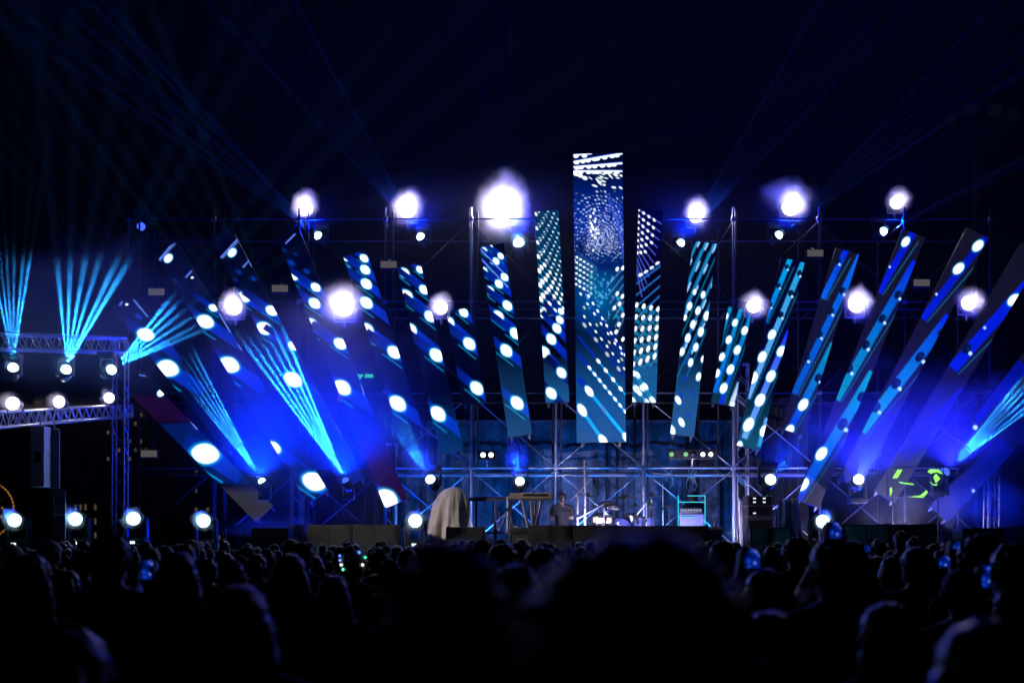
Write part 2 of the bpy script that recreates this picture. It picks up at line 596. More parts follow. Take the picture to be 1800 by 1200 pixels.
def right_bars(P, bars):
    for bar in bars:
        (x0, y0, x1, y1, w, c0, c1, items) = bar
        P.band(x0, y0, x1, y1, w, c0, c1)
        ang = math.degrees(math.atan2(y1 - y0, x1 - x0))
        L = math.hypot(x1 - x0, y1 - y0)
        nx, ny = -(y1 - y0) / L, (x1 - x0) / L
        P.band(x0 - nx * w * 1.5, y0 - ny * w * 1.5 + 14, x1 - nx * w * 1.5, y1 - ny * w * 1.5, 0.5, np.array([0.0, 0.2, 0.4]))
        for it in items:
            kind, x, y, a = it
            if kind == 'w':
                P.oval(x, y, a, a * 0.62, ang + 6, soft=0.25)
            elif kind == 'e':
                eye(P, x, y, a, ang)
            elif kind == 'd':
                P.dot(x, y, a, (0.5, 0.8, 1.5))


SKY = np.array([0.0, 0.30, 0.62])
AZ = np.array([0.0, 0.13, 0.80])
RB = np.array([0.0, 0.012, 0.75])
TL = np.array([0.0, 0.30, 0.46])
PALE = np.array([0.15, 0.42, 1.0])
RIGHT = {
    'R3': [(1284, 540, 1262, 610, 3.2, SKY, AZ, [('w', 1276, 556, 6)]),
           (1303, 542, 1256, 690, 3.4, SKY, AZ, [('w', 1292, 567, 6.5), ('w', 1281, 597, 7), ('w', 1269, 627, 7), ('w', 1260, 656, 7.5)]),
           (1322, 548, 1266, 712, 3.6, SKY, RB, [('w', 1309, 581, 7.5), ('w', 1296, 615, 8), ('w', 1284, 649, 8.5), ('w', 1272, 682, 9)]),
           (1300, 672, 1284, 714, 3.6, PALE, WHITE * 0.6, [('w', 1287, 711, 6)])],
    'R4': [(1390, 453, 1344, 566, 4.2, SKY * 1.3, AZ, [('e', 1383, 469, 4), ('e', 1369, 502, 4), ('e', 1354, 536, 4)]),
           (1413, 459, 1314, 700, 4.6, SKY * 1.2, PALE, [('e', 1405, 480, 4.5), ('e', 1390, 515, 5), ('e', 1373, 553, 5), ('w', 1357, 588, 9), ('w', 1340, 627, 10), ('w', 1324, 664, 11)]),
           (1388, 582, 1308, 770, 5.0, RB * 1.2, PALE, [('w', 1373, 617, 9.5), ('w', 1355, 661, 10.5), ('w', 1336, 703, 11.5), ('w', 1316, 746, 12.5)]),
           (1350, 735, 1335, 785, 5.0, PALE, SKY, [('w', 1343, 757, 10)]),
           (1302, 778, 1298, 790, 5.0, PALE, WHITE, [('w', 1299, 783, 8)])],
    'R5': [(1489, 436, 1446, 525, 5.0, RB, AZ, [('e', 1473, 459, 5)]),
           (1514, 446, 1396, 692, 5.6, AZ, AZ * 0.7, [('e', 1481, 511, 5.5), ('e', 1461, 547, 5.5), ('e', 1441, 588, 5.5), ('e', 1418, 628, 6)]),
           (1466, 604, 1384, 764, 6.4, TL, RB, [('e', 1438, 664, 6.5), ('w', 1412, 711, 11), ('w', 1388, 756, 10)])],
    'R6': [(1607, 406, 1544, 514, 6.0, RB * 0.8, RB, [('w', 1592, 425, 9), ('d', 1564, 469, 2)]),
           (1610, 460, 1470, 702, 7.0, RB, TL, [('e', 1578, 518, 6.5), ('e', 1551, 560, 6.5), ('e', 1522, 606, 7), ('e', 1493, 648, 7)]),
           (1536, 655, 1398, 882, 9.0, TL * 1.1, RB, [('e', 1514, 697, 7.5), ('e', 1481, 745, 9), ('w', 1444, 797, 12.5), ('w', 1412, 851, 12)])],
    'R7': [(1744, 404, 1622, 560, 6.5, RB * 0.4, RB, [('w', 1719, 432, 11), ('w', 1685, 472, 11), ('d', 1646, 517, 2.2)]),
           (1670, 556, 1514, 758, 9.0, RB, TL * 1.2, [('e', 1653, 584, 5), ('e', 1617, 627, 8), ('e', 1575, 674, 8.5), ('e', 1540, 716, 8)]),
           (1540, 770, 1480, 850, 9.0, RB * 0.5, RB * 0.4, [])],
    'R8': [(1806, 500, 1674, 648, 9.5, RB * 0.9, RB, [('w', 1782, 527, 12), ('d', 1731, 576, 2.5), ('e', 1699, 613, 8)]),
           (1698, 690, 1586, 804, 13.0, RB * 0.35, RB * 0.3, [('e', 1640, 765, 12)])],
    'R9': [(1800, 640, 1668, 782, 13.0, RB * 0.35, RB * 0.6, [('e', 1706, 741, 10)]), (1880, 540, 1830, 600, 9, RB, RB, [('w', 1856, 570, 13)])],
    'R10': [(1780, 790, 1640, 915, 26.0, RB * 0.25, RB * 0.5, [('d', 1711, 862, 3)])],
}


def pic_right(k):
    def f(P):
        if k in ('R3', 'R4'):
            t = 660 if k == 'R3' else 690
            P.wash((P.y - t) / 90.0, np.array([0.0, 0.07, 0.13]))
        if k in ('R5', 'R6', 'R7', 'R8', 'R9'):
            P.wash(np.ones(len(P.x)), np.array([0.006, 0.005, 0.004]))
        right_bars(P, RIGHT[k])
    return f


PANELS = [  # key, top centre, bottom centre, width in pixels, picture, label
    ('P0', (1051, 270), (1057, 777), 86.5, pic_centre, 'tall wide LED screen at the centre of the crown, tunnel of dots on it'),
    ('L1', (960.5, 371), (980, 707), 42, pic_L1, 'LED screen directly left of the tall centre column, dense white dots'),
    ('R1', (1143.5, 369), (1132.5, 707), 42, pic_R1, 'LED screen directly right of the tall centre column, dotted lines'),
    ('L2', (864.5, 430.5), (914.5, 765.5), 42, pic_left('L2'), 'second LED screen left of centre, slightly tilted, below the largest white lamp'),
    ('R2', (1239, 426), (1199, 765), 42, pic_R2, 'second LED screen right of centre, thin lines and small ovals on it'),
    ('L3', (805.5, 544), (833.5, 708.5), 42, pic_left('L3'), 'short tilted LED screen left of centre, the shortest on that side'),
    ('R3', (1301, 542), (1270.5, 710.5), 42, pic_right('R3'), 'short tilted LED screen right of centre, the shortest on that side'),
    ('L4', (718.5, 466), (794.5, 795), 42, pic_left('L4'), 'fourth LED screen left of centre, blue bars and white ovals'),
    ('R4', (1394, 457), (1315.5, 787), 42, pic_right('R4'), 'fourth LED screen right of centre, cyan bars and a teal foot'),
    ('L5', (623.5, 445), (724, 761.5), 42, pic_left('L5'), 'fifth LED screen left of centre, its foot above the covered equipment'),
    ('R5', (1490, 441), (1393, 759), 42, pic_right('R5'), 'fifth LED screen right of centre, azure bar with dark eyes'),
    ('L6', (507, 412), (696.5, 885), 42, pic_left('L6'), 'long tilted LED screen ending in half a white oval by the black speakers'),
    ('R6', (1607, 410), (1420, 885), 42, pic_right('R6'), 'long tilted LED screen reaching from the top right lamp down to the deck'),
    ('L7', (387.5, 409), (621.5, 850), 42, pic_left('L7'), 'long tilted LED screen on the left crossed by the brightest beam'),
    ('R7', (1719, 409), (1492, 850), 42, pic_right('R7'), 'long tilted LED screen on the right with two white ovals at its top'),
    ('L8', (292, 436), (559, 873), 42, pic_left('L8'), 'long steeply tilted LED screen on the left ending in a large white oval'),
    ('R8', (1815, 436), (1555, 873), 42, pic_right('R8'), 'long steeply tilted LED screen on the far right with one white oval'),
    ('L9', (211.6, 528), (415.6, 783), 42, pic_left('L9'), 'tilted LED screen beside the end of the upper left truss'),
    ('R9', (1897, 528), (1700, 783), 42, pic_right('R9'), 'blue tilted LED screen running out of the right edge of the picture'),
    ('L10', (235, 668), (465, 903), 42, pic_left('L10'), 'lowest left LED screen, tilted most, with the largest white oval'),
    ('R10', (1872, 668), (1650, 903), 42, pic_right('R10'), 'lowest right LED screen, tilted most, blue face above the speakers'),
]
CABINET = mat('led_cabinet_black', (0.02, 0.02, 0.021), 0.5, 0.3, 0.3, 10)
PXM = PANEL_Y / FX
for key, (tx, ty), (bx, by), wpx, pic, lab in PANELS:
    dx, dy = bx - tx, by - ty
    Lpx = math.hypot(dx, dy)
    ux, uy = dx / Lpx, dy / Lpx          # down the column
    sx, sy = uy, -ux                      # across, to the right
    if sx < 0: sx, sy = -sx, -sy
    step = 1.25 if key == 'P0' else 1.5
    nu, nw = int(Lpx / step), int(wpx / step)
    uu, ww = np.meshgrid(np.linspace(0, Lpx, nu + 1), np.linspace(-wpx / 2, wpx / 2, nw + 1), indexing='ij')
    X = (tx + ux * uu + sx * ww).ravel()
    Y = (ty + uy * uu + sy * ww).ravel()
    P = Picture(X, Y)
    pic(P)
    # grain of the diodes and the seams between modules
    P.c *= (1 + 0.22 * (rng.random(len(X)) - 0.5))[:, None]
    P.c *= np.where(np.abs(((uu.ravel() / 42.0) % 1.0) - 0.5) > 0.482, 0.80, 1.0)[:, None]
    base = at(bx, by, PANEL_Y)
    t = empty('led_screen', base, 0, lab, 'LED screen', 'LED screens fanned out like a crown')
    verts = np.stack([(X - bx) * PXM, np.zeros_like(X), (by - Y) * PXM], 1)
    idx = np.arange((nu + 1) * (nw + 1)).reshape(nu + 1, nw + 1)
    quads = np.stack([idx[:-1, :-1], idx[1:, :-1], idx[1:, 1:], idx[:-1, 1:]], -1).reshape(-1, 4)
    me = bpy.data.meshes.new('screen_face')
    me.from_pydata(verts.tolist(), [], quads.tolist())
    ca = me.color_attributes.new('picture', 'FLOAT_COLOR', 'POINT')
    rgba = np.ones((len(X), 4))
    rgba[:, :3] = np.clip(P.c, 0, 8)
    ca.data.foreach_set('color', rgba.ravel())
    me.materials.append(SCREEN)
    fo = bpy.data.objects.new('screen_face', me)
    link(fo, t)
    # cabinets behind the face: half a metre each, butted with a small gap
    ang = math.atan2(dx, dy)              # lean in the picture plane
    rot = Matrix.Rotation(-ang, 3, 'Y') if False else Matrix(((sx, 0, -ux), (0, 1, 0), (-sy, 0, uy)))
    wm, lm = wpx * PXM, Lpx * PXM
    ncab = max(1, round(lm / 1.0))
    shared = None
    for i in range(ncab):
        hc = lm / ncab
        mid = Vector((-(ux) * (lm - (i + 0.5) * hc), 0.062, (uy) * (lm - (i + 0.5) * hc)))
        if shared is None:
            b = MB().cbox((0, 0, 0), (wm - 0.006, 0.11, hc - 0.008), 0.008)
            co = b.build('cabinet', CABINET, t)
            shared = co.data
        else:
            co = link(bpy.data.objects.new('cabinet', shared), t)
        co.location = mid
        co.rotation_euler = (0, math.atan2(-ux, uy), 0)
    # two hanging clamps at the foot
    for s in (-1, 1):
        p = Vector((s * sx * wm * 0.38, 0.03, -s * sy * wm * 0.38)) + Vector((ux, 0, -uy)) * 0.03
        c = MB().box((0, 0, 0), (0.05, 0.06, 0.07)).tube((0, 0, -0.03), (0, 0.0, -0.07), 0.018)
        co = c.build('clamp', STEEL, t)
        co.location = p
        co.rotation_euler = (0, math.atan2(-ux, uy), 0)
# ---------------------------------------------------------------- lamps
LENS_COOL = glow('lit_lens_cool', (0.55, 0.9, 1.0), 6.0)
LENS_WARM = glow('lit_lens_white', (1.0, 0.95, 0.97), 8.0)
LENS_DIM = glow('lit_lens_dim_blue', (0.05, 0.12, 1.0), 1.5)
DISPLAY = glow('small_lit_display', (0.7, 0.85, 1.0), 1.6)
LENS_OFF = mat('dark_glass_lens', (0.03, 0.03, 0.06), 0.08, 0, 0.1, 5)
SHELL = mat('moving_head_shell', (0.02, 0.02, 0.022), 0.35, 0, 0.3, 8)
MESHES = {}


def shared(key, fn):
    """one mesh datablock per kind of part"""
    if key not in MESHES:
        MESHES[key] = fn()
    return MESHES[key]


def part(name, me, m, parent, loc=(0, 0, 0), rot=None):
    if m is not None and len(me.materials) == 0:
        me.materials.append(m)
    o = bpy.data.objects.new(name, me)
    o.location = loc
    if rot is not None:
        o.rotation_mode = 'QUATERNION'
        o.rotation_quaternion = rot
    if m is not None and me.materials[0] != m:
        o.material_slots[0].link = 'OBJECT'
        o.material_slots[0].material = m
    return link(o, parent)


def aim(d):
    """rotation that turns local -Z to direction d (lamps and heads look along -Z)"""
    return Vector(d).normalized().to_track_quat('-Z', 'Y')


def spot(parent, loc, d, power, col, half, blend=0.4, size=0.05):
    ld = bpy.data.lights.new('spot_light', 'SPOT')
    ld.energy = power
    ld.color = col
    ld.spot_size = R(2 * half)
    ld.spot_blend = blend
    ld.shadow_soft_size = size
    o = bpy.data.objects.new('spot_light', ld)
    o.location = loc
    o.rotation_mode = 'QUATERNION'
    o.rotation_quaternion = aim(d)
    link(o, parent)
    return o

# ---- round white lamps (blinders)
PUFFS = []
def white_lamp(px, py, Y, r, power, label, tint=(0.80, 0.72, 0.92), half=80, group='round white lamps', puff=None, key=0.0):
    p = at(px, py, Y)
    t = empty('stage_lamp', p, 0, label, 'lamp', group)
    k = round(r, 3)
    hs_ = part('housing', shared(('wl', k), lambda: MB().lathe([(r * 1.12, 0), (r * 1.12, 0.03), (r * 1.02, 0.05), (r * 0.9, 0.18), (r * 0.5, 0.26), (0.02, 0.28)], 20, (0, 0, 0), (0, 1, 0)).mesh('housing')), BLACK, t)
    part('lens', shared(('wl2', k), lambda: MB().lathe([(r, -0.004), (r * 0.8, -0.025), (r * 0.45, -0.04), (0.01, -0.046)], 20, (0, 0, 0), (0, 1, 0)).mesh('lens')), LENS_WARM, hs_)
    yk = MB()
    for s in (-1, 1):
        yk.tube((s * r * 1.2, 0.1, 0), (s * r * 1.2, 0.1, -r * 1.5), 0.012)
    yk.tube((-r * 1.2, 0.1, -r * 1.5), (r * 1.2, 0.1, -r * 1.5), 0.012)
    yk.tube((0, 0.1, -r * 1.5), (0, 0.1, -r * 1.5 - 0.12), 0.02)
    part('yoke', shared(('wl3', k), lambda: yk.mesh('yoke')), STEEL, t)
    spot(t, (0, -0.10, 0), (0, -1, 0.10), power, tint, half, 0.6, 0.06)
    if key:
        spot(t, (0, -0.12, 0.0), (Vector((-0.6, 22.3, 2.0)) - p), key, (1.0, 0.84, 0.78), 17, 0.7, 0.10)  # extra spot added to this lamp to light the stage gear
    PUFFS.append((p, puff, px))
    return t


# ---- moving heads
def moving_head(px, py, Y, d, label, lens=LENS_COOL, hang=False, k=1.0, beam=None, display=True, glowp=0.0, wash=0.0, wcol=(0.0, 0.018, 1.0), group='moving head lamps'):
    """px, py: where the lens shows; d: where the head looks"""
    d = Vector(d).normalized()
    sgn = -1 if hang else 1
    lp = at(px, py, Y)
    head_c = -d * 0.17 * k                       # lens at the origin
    base_z = head_c.z - sgn * 0.36 * k
    t = empty('moving_head_light', lp, 0, label, 'stage light', group)
    bx = (head_c.x, head_c.y, base_z - sgn * 0.06 * k)
    part('base', shared(('mhb', k), lambda: MB().cbox((0, 0, 0), (0.40 * k, 0.34 * k, 0.12 * k), 0.015).mesh('base')), SHELL, t, bx)
    if display:
        part('display', shared(('mhd', k), lambda: MB().box((0, 0, 0), (0.09 * k, 0.006, 0.05 * k)).mesh('display')), DISPLAY, t, (bx[0] - 0.02, bx[1] - 0.173 * k, bx[2]))
    yk = MB()
    for s in (-1, 1):
        yk.cbox((s * 0.185 * k, 0, sgn * 0.20 * k), (0.055 * k, 0.16 * k, 0.42 * k), 0.015)
    yk.cbox((0, 0, sgn * 0.01 * k), (0.38 * k, 0.17 * k, 0.05 * k), 0.01)
    part('yoke', shared(('mhy', k, hang), lambda: yk.mesh('yoke')), SHELL, t, (head_c.x, head_c.y, base_z))
    q = aim(d)
    hd_ = part('head', shared(('mhh', k), lambda: MB().lathe([(0.125 * k, -0.165 * k), (0.155 * k, -0.16 * k), (0.16 * k, -0.06 * k), (0.15 * k, 0.06 * k), (0.12 * k, 0.16 * k), (0.06 * k, 0.20 * k)], 18).mesh('head')), SHELL, t, head_c, q)
    part('lens', shared(('mhl', k), lambda: MB().lathe([(0.12 * k, -0.168 * k), (0.118 * k, -0.205 * k), (0.105 * k, -0.24 * k), (0.08 * k, -0.268 * k), (0.045 * k, -0.286 * k), (0.004, -0.292 * k)], 18).mesh('lens')), lens, hd_)
    if beam:
        pw, col, half, gobo = beam
        # the gobo splits the beam into a fan of thin rays, spread across the view of the audience
        src = d * 0.15 * k
        see = (lp + src - Vector((0.0, 3.0, 1.7))).normalized()
        xa = d.cross(see).normalized()
        va = d.cross(xa).normalized()
        r_ = random.Random(int(px))
        for g_ in range(gobo):
            un = -0.88 + 1.76 * g_ / (gobo - 1) + r_.uniform(-0.05, 0.05)
            vn = r_.uniform(-0.25, 0.25)
            di = d + (xa * un + va * vn) * math.tan(R(half))
            spot(t, src, di, pw * r_.uniform(2.2, 4.2) * (0.75 + 0.5 * abs(un)), col, max(0.5, half * 0.62 / gobo), 0.6, 0.010)
    if wash:
        spot(t, d * 0.13 * k + (Vector((0, -0.30, 0.0)) if hang else Vector((0, -0.06, 0.04))), (0, -0.68, 0.74) if hang else (0, -0.35, 1.0), wash * (0.4 if hang else 1.0), wcol, 75, 1.0, 0.05)  # second wide spot, added to turn the smoke blue
    if glowp:
        PUFFS.append((lp, 0.24 * k if glowp > 10 else 0.17 * k, px))  # smoke puff added to give the lens a halo
        spot(t, d * 0.13 * k + Vector((0, -0.08, 0.02)), (0, -1, 0.15), glowp, (0.10, 0.45, 1.0), 85, 0.6, 0.05)
    return t


def toward(px0, py0, px1, py1, Y, dy=0.0):
    a, b = at(px0, py0, Y), at(px1, py1, Y + dy)
    return (b - a).normalized()


def px_x0(px, Y): return (px - 900.0) * Y / FX


LAMP_Y = 25.4
K = 0.20
for (px, py, r, pw, lab) in (
        (537, 367, 0.16, 520, 'round white lamp on top of the scaffold, farthest left of the top row'),
        (716, 369, 0.18, 900, 'round white lamp on top of the scaffold, second from left in the top row'),
        (882, 375, 0.20, 3800, 'largest and brightest white lamp, left of the centre LED screen'),
        (1223, 379, 0.16, 560, 'round white lamp on top of the scaffold just right of the centre screens'),
        (1389, 365, 0.18, 700, 'round white lamp with grey smoke about it, top row right'),
        (1575, 357, 0.13, 300, 'round white lamp on top of the scaffold, farthest right of the top row')):
    white_lamp(px, py, LAMP_Y, r, pw * K, lab, puff=0.16 + 0.5 * (pw / 2300) ** 0.5)
for (px, py, r, pw, lab) in (
        (412, 540, 0.15, 420, 'round white lamp between the left LED screens, farthest left of the middle row'),
        (605, 540, 0.18, 1000, 'large white lamp overlapping the fifth LED screen left of centre'),
        (775, 541, 0.13, 230, 'small white lamp above the short LED screen on the left'),
        (1324, 538, 0.13, 300, 'small white lamp above the short LED screen on the right'),
        (1505, 535, 0.16, 480, 'round white lamp between two right LED screens, second of the middle row'),
        (1702, 533, 0.14, 300, 'round white lamp farthest right in the middle row')):
    white_lamp(px, py, 23.0, r, pw * K, lab, puff=0.16 + 0.5 * (pw / 2300) ** 0.5)
for (px, py, Y, lab) in ((22, 709, 17.6, 'white lamp on the lower left truss nearest the picture edge'), (104, 706, 19.6, 'white lamp in the middle of the lower left truss'), (192, 699, 22.4, 'white lamp at the right end of the lower left truss')):
    white_lamp(px, py, Y, 0.10, 24 * K, lab, key=1900 if px < 60 else 0, group='white lamps on the lower left truss', puff=0.2)

CY = (0.02, 0.34, 1.0)
BL = (0.01, 0.10, 1.0)
# top row of moving heads, beams into the sky
B = 1.0
for (px, py, tx, ty, pw, k, lab) in (
        (560, 415, 300, 190, 72000, 0.75, 'moving head hanging below the top left white lamp, beam up left'),
        (740, 417, 540, 130, 52000, 0.75, 'moving head hanging below the second top white lamp'),
        (912, 428, 860, 120, 32000, 1.0, 'bright blue moving head under the largest white lamp'),
        (1196, 428, 1420, 130, 44000, 0.75, 'moving head left of the top of the second right LED screen'),
        (1368, 414, 1640, 180, 52000, 0.75, 'moving head hanging below the smoky white lamp'),
        (1552, 407, 1830, 300, 52000, 0.75, 'moving head below the top right white lamp, beam out to the right')):
    moving_head(px, py, 25.2, toward(px, py, tx, ty, 25.2, -3.2), lab, hang=True, k=k, beam=(pw * 4.6 * B, BL, 7.0, 6), display=False, glowp=3 if px != 912 else 25, wash=4200, group='moving heads hanging along the scaffold top')
moving_head(248, 398, 25.2, (0.3, -1, -0.5), 'unlit moving head with a painted blue glint at the top left', lens=LENS_DIM, hang=True, k=0.75, display=False)  # the glint is a dim glow put on the unlit lens
# left truss
for (px, py, tx, ty, pw, half, lab) in (
        (23, 647, 18, 420, 17000, 8.0, 'moving head under the upper left truss nearest the picture edge'),
        (116, 650, 158, 470, 21000, 12.0, 'moving head under the middle of the upper left truss'),
        (195, 650, 375, 520, 28000, 10.0, 'moving head under the right end of the upper left truss, beam to the right')):
    moving_head(px, py, 18.7, toward(px, py, tx, ty, 18.7, -1.9), lab, hang=True, k=0.68, beam=(pw * 3.2 * B, CY, half, 6), display=False, glowp=5, group='moving heads under the upper left truss')
# back of the deck, beams up through the smoke
for (px, py, tx, ty, pw, half, k, lab) in (
        (461, 846, 300, 600, 40000, 6.5, 0.6, 'small moving head sending a striped beam up left past the left screens'),
        (608, 845, 480, 620, 70000, 7.5, 0.6, 'hidden-bodied moving head at the foot of the brightest beam'),
        (757, 843, 700, 745, 7000, 8.0, 0.8, 'moving head above the covered equipment, short beam up left'),
        (914, 846, 900, 770, 7000, 6.0, 0.75, 'moving head behind the keyboards, short beam straight up'),
        (1354, 843, 1400, 790, 7000, 6.0, 0.9, 'moving head above the equipment rack on the right'),
        (1509, 843, 1530, 780, 1500, 12.0, 0.85, 'moving head above the wide right speakers'),
        (1660, 830, 1850, 650, 40000, 9.0, 0.8, 'moving head at the right sending a wide striped beam off the picture')):
    moving_head(px, py, 22.9, toward(px, py, tx, ty, 22.9, -1.2), lab, hang=px in (757, 914, 1354), k=k, beam=(pw * 3.2 * B, CY, half, 6), display=False, lens=LENS_DIM if px in (608, 1660) else LENS_COOL, glowp=8 if px not in (608, 1660) else 0, wash=1700, wcol=(0.0, 0.018, 1.0) if px < 1400 else (0.012, 0.014, 1.0), group='moving heads at the back of the deck')
# front of the deck: turned to the crowd
for (px, py, lab) in ((26, 914, 'floor moving head farthest left, turned to the crowd'), (133, 912, 'second floor moving head from the left'), (235, 911, 'third floor moving head from the left, beside the bright posts'),
                      (358, 915, 'fourth floor moving head from the left, below the lowest LED screen'), (730, 915, 'floor moving head just left of the covered equipment'), (1446, 916, 'floor moving head on the right between the speakers')):
    moving_head(px, py, 21.0, (0.02, -1, 0.12), lab, k=1.0, beam=None, glowp=34, wash=60, group='floor moving heads facing the crowd')


# added fill lamps, unseen behind the speakers, that brighten the band gear
for (px, pw, lab) in ((5150, 150, 'low footlight behind the wide left speaker pair'), (822, 560, 'low footlight behind the speaker by the covered equipment'), (1052, 420, 'low footlight behind the centre speakers below the drums'), (1212, 560, 'low footlight behind the right end of the centre speaker row'), (1600, 560, 'low footlight behind the right speaker pair')):
    t = empty('fill_lamp', (px_x0(px, 21.98), 21.98, DECK_Z + 0.07), 0, lab, 'fill_lamp', 'added fill lamps behind the speakers')
    MB().lathe([(0.055, 0.07), (0.06, 0.0), (0.045, -0.06), (0.02, -0.065)], 16, (0, 0, 0), (0, 1, 0.35)).build('housing', BLACK, t)
    MB().lathe([(0.052, 0.071), (0.02, 0.078), (0.003, 0.08)], 16, (0, 0, 0), (0, 1, 0.35)).build('lens', LENS_WARM, t)
    MB().box((0, 0, -0.06), (0.12, 0.09, 0.015)).build('foot', BLACK, t)
    spot(t, (0, 0.12, 0.05), (0, 1, 0.28), pw, (0.56, 0.53, 1.0), 62, 0.7, 0.04)
# ---------------------------------------------------------------- scaffold, trusses, backdrop
UNIT_TUBE = MB().tube((0, 0, -0.5), (0, 0, 0.5), 1.0, 1.0, 10).mesh('tube')
UNIT_TUBE.materials.append(STEEL)


def rod(name, p0, p1, r, m, parent):
    """a tube between two points, sharing one mesh"""
    p0, p1 = Vector(p0), Vector(p1)
    o = bpy.data.objects.new(name, UNIT_TUBE)
    d = p1 - p0
    o.location = (p0 + p1) / 2
    o.rotation_mode = 'QUATERNION'
    o.rotation_quaternion = d.to_track_quat('Z', 'Y')
    o.scale = (r, r, d.length)
    if m is not STEEL:
        o.material_slots[0].link = 'OBJECT'
        o.material_slots[0].material = m
    return link(o, parent)


SC_Y, SC_B = 24.5, 26.3
xs_px = [225, 376, 526, 677, 828, 977, 1131, 1289, 1440, 1590, 1741]
XS = [at(p, 900, SC_Y).x for p in xs_px]
ZL = [at(0, y, SC_Y).z for y in (822, 690, 530, 385)]
sc = empty('scaffold', (0, 0, 0), 0, 'steel tube scaffold behind the LED screens, posts, rails and cross braces', 'scaffold')
SHADED_STEEL = mat('steel_tube_painted_shade', (0.035, 0.035, 0.037), 0.6, 0.3, 0.4, 7, 0.15, 50)  # darker copy of the scaffold steel, shade painted in away from the centre
for i, x in enumerate(XS):
    top = ZL[3] + (0.25 if i not in (5, 6) else -1.4)
    if i in (5, 6): top = ZL[2] + 0.1
    rod('post', (x, SC_Y, DECK_Z + 0.01), (x, SC_Y, top), 0.028 if 4 <= i <= 7 else 0.022, STEEL if 4 <= i <= 7 else SHADED_STEEL, sc)
    rod('post', (x + 0.13, SC_Y + 0.35, DECK_Z + 0.01), (x + 0.13, SC_Y + 0.35, top), 0.022, SHADED_STEEL, sc)
    rod('post', (x, SC_B, DECK_Z + 0.01), (x, SC_B, top), 0.026, SHADED_STEEL, sc)
for j, z in enumerate(ZL):
    for i in range(len(XS) - 1):
        if j == 3 and i == 5: continue
        rod('rail', (XS[i] + 0.03, SC_Y, z), (XS[i + 1] - 0.03, SC_Y, z), 0.024 if j < 2 else 0.016, STEEL if j == 0 and 3 <= i <= 7 else SHADED_STEEL, sc)
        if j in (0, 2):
            rod('rail', (XS[i] + 0.03, SC_Y + 0.02, z - 0.16), (XS[i + 1] - 0.03, SC_Y + 0.02, z - 0.16), 0.014, STEEL if j == 0 and 3 <= i <= 7 else SHADED_STEEL, sc)
        rod('rail', (XS[i] + 0.03, SC_B, z), (XS[i + 1] - 0.03, SC_B, z), 0.022, SHADED_STEEL, sc)
    for x in XS:
        rod('cross_rail', (x, SC_Y + 0.03, z - 0.06), (x, SC_B - 0.03, z - 0.06), 0.02, SHADED_STEEL, sc)
levels = [DECK_Z + 0.1] + ZL
rb = random.Random(3)
for i in range(len(XS) - 1):
    for j in range(4):
        if j == 3 and i == 5: continue
        z0, z1 = levels[j] + 0.05, levels[j + 1] - 0.08
        y = SC_Y + 0.06
        if (i + j) % 2 == 0 or j == 0:
            rod('brace', (XS[i] + 0.04, y, z0), (XS[i + 1] - 0.04, y, z1), 0.013, STEEL if j < 2 and 3 <= i <= 7 else SHADED_STEEL, sc)
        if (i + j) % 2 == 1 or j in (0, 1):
            rod('brace', (XS[i] + 0.04, y + 0.05, z1), (XS[i + 1] - 0.04, y + 0.05, z0), 0.013, STEEL if j < 2 and 3 <= i <= 7 else SHADED_STEEL, sc)
# couplers where posts and rails meet
CPL = MB().cbox((0, 0, 0), (0.10, 0.09, 0.09), 0.015).mesh('coupler')
CPL.materials.append(STEEL)
for x in XS:
    for j, z in enumerate(ZL):
        if j == 3 and x in XS[5:7]: continue
        o = bpy.data.objects.new('coupler', CPL)
        o.location = (x, SC_Y, z)
        link(o, sc)
# planks of the walkway on the lowest lift
PLANK = mat('grey_scaffold_plank', (0.10, 0.09, 0.08), 0.8, 0, 0.4, 5, 0.4, 60)
for i in range(3, 8):
    for k in range(3):
        b = MB().box((0, 0, 0), (XS[i + 1] - XS[i] - 0.04, 0.24, 0.04))
        o = b.build('plank', PLANK, sc)
        o.location = ((XS[i] + XS[i + 1]) / 2, SC_Y + 0.5 + k * 0.27, ZL[0] - 0.12)


def truss(p0, p1, h, w, n, label, group=None, up=Vector((0, 0, 1)), name='lighting_truss', m=ALU, rc=0.025):
    p0, p1 = Vector(p0), Vector(p1)
    t = empty(name, p0, 0, label, 'truss', group)
    d = p1 - p0
    dn = d.normalized()
    side = dn.cross(up).normalized()
    upv = side.cross(dn).normalized()
    cs = [side * (a * w / 2) + upv * (b * h / 2) for a, b in ((-1, -1), (1, -1), (1, 1), (-1, 1))]
    for c in cs:
        rod('chord', c, c + d, rc, m, t)
    for i in range(n):
        a, b = d * (i / n), d * ((i + 1) / n)
        mid = (a + b) / 2
        for f, g_ in ((0, 3), (1, 2)):
            rod('lacing', cs[f] + a, cs[g_] + mid, rc * 0.45, m, t)
            rod('lacing', cs[g_] + mid, cs[f] + b, rc * 0.45, m, t)
        rod('lacing', cs[3] + a, cs[2] + mid, rc * 0.45, m, t)
        rod('lacing', cs[0] + a, cs[1] + mid, rc * 0.45, m, t)
    for a in (0, 1):
        for i in range(4):
            rod('end_bar', cs[i] + d * a, cs[(i + 1) % 4] + d * a, rc * 0.8, m, t)
    return t


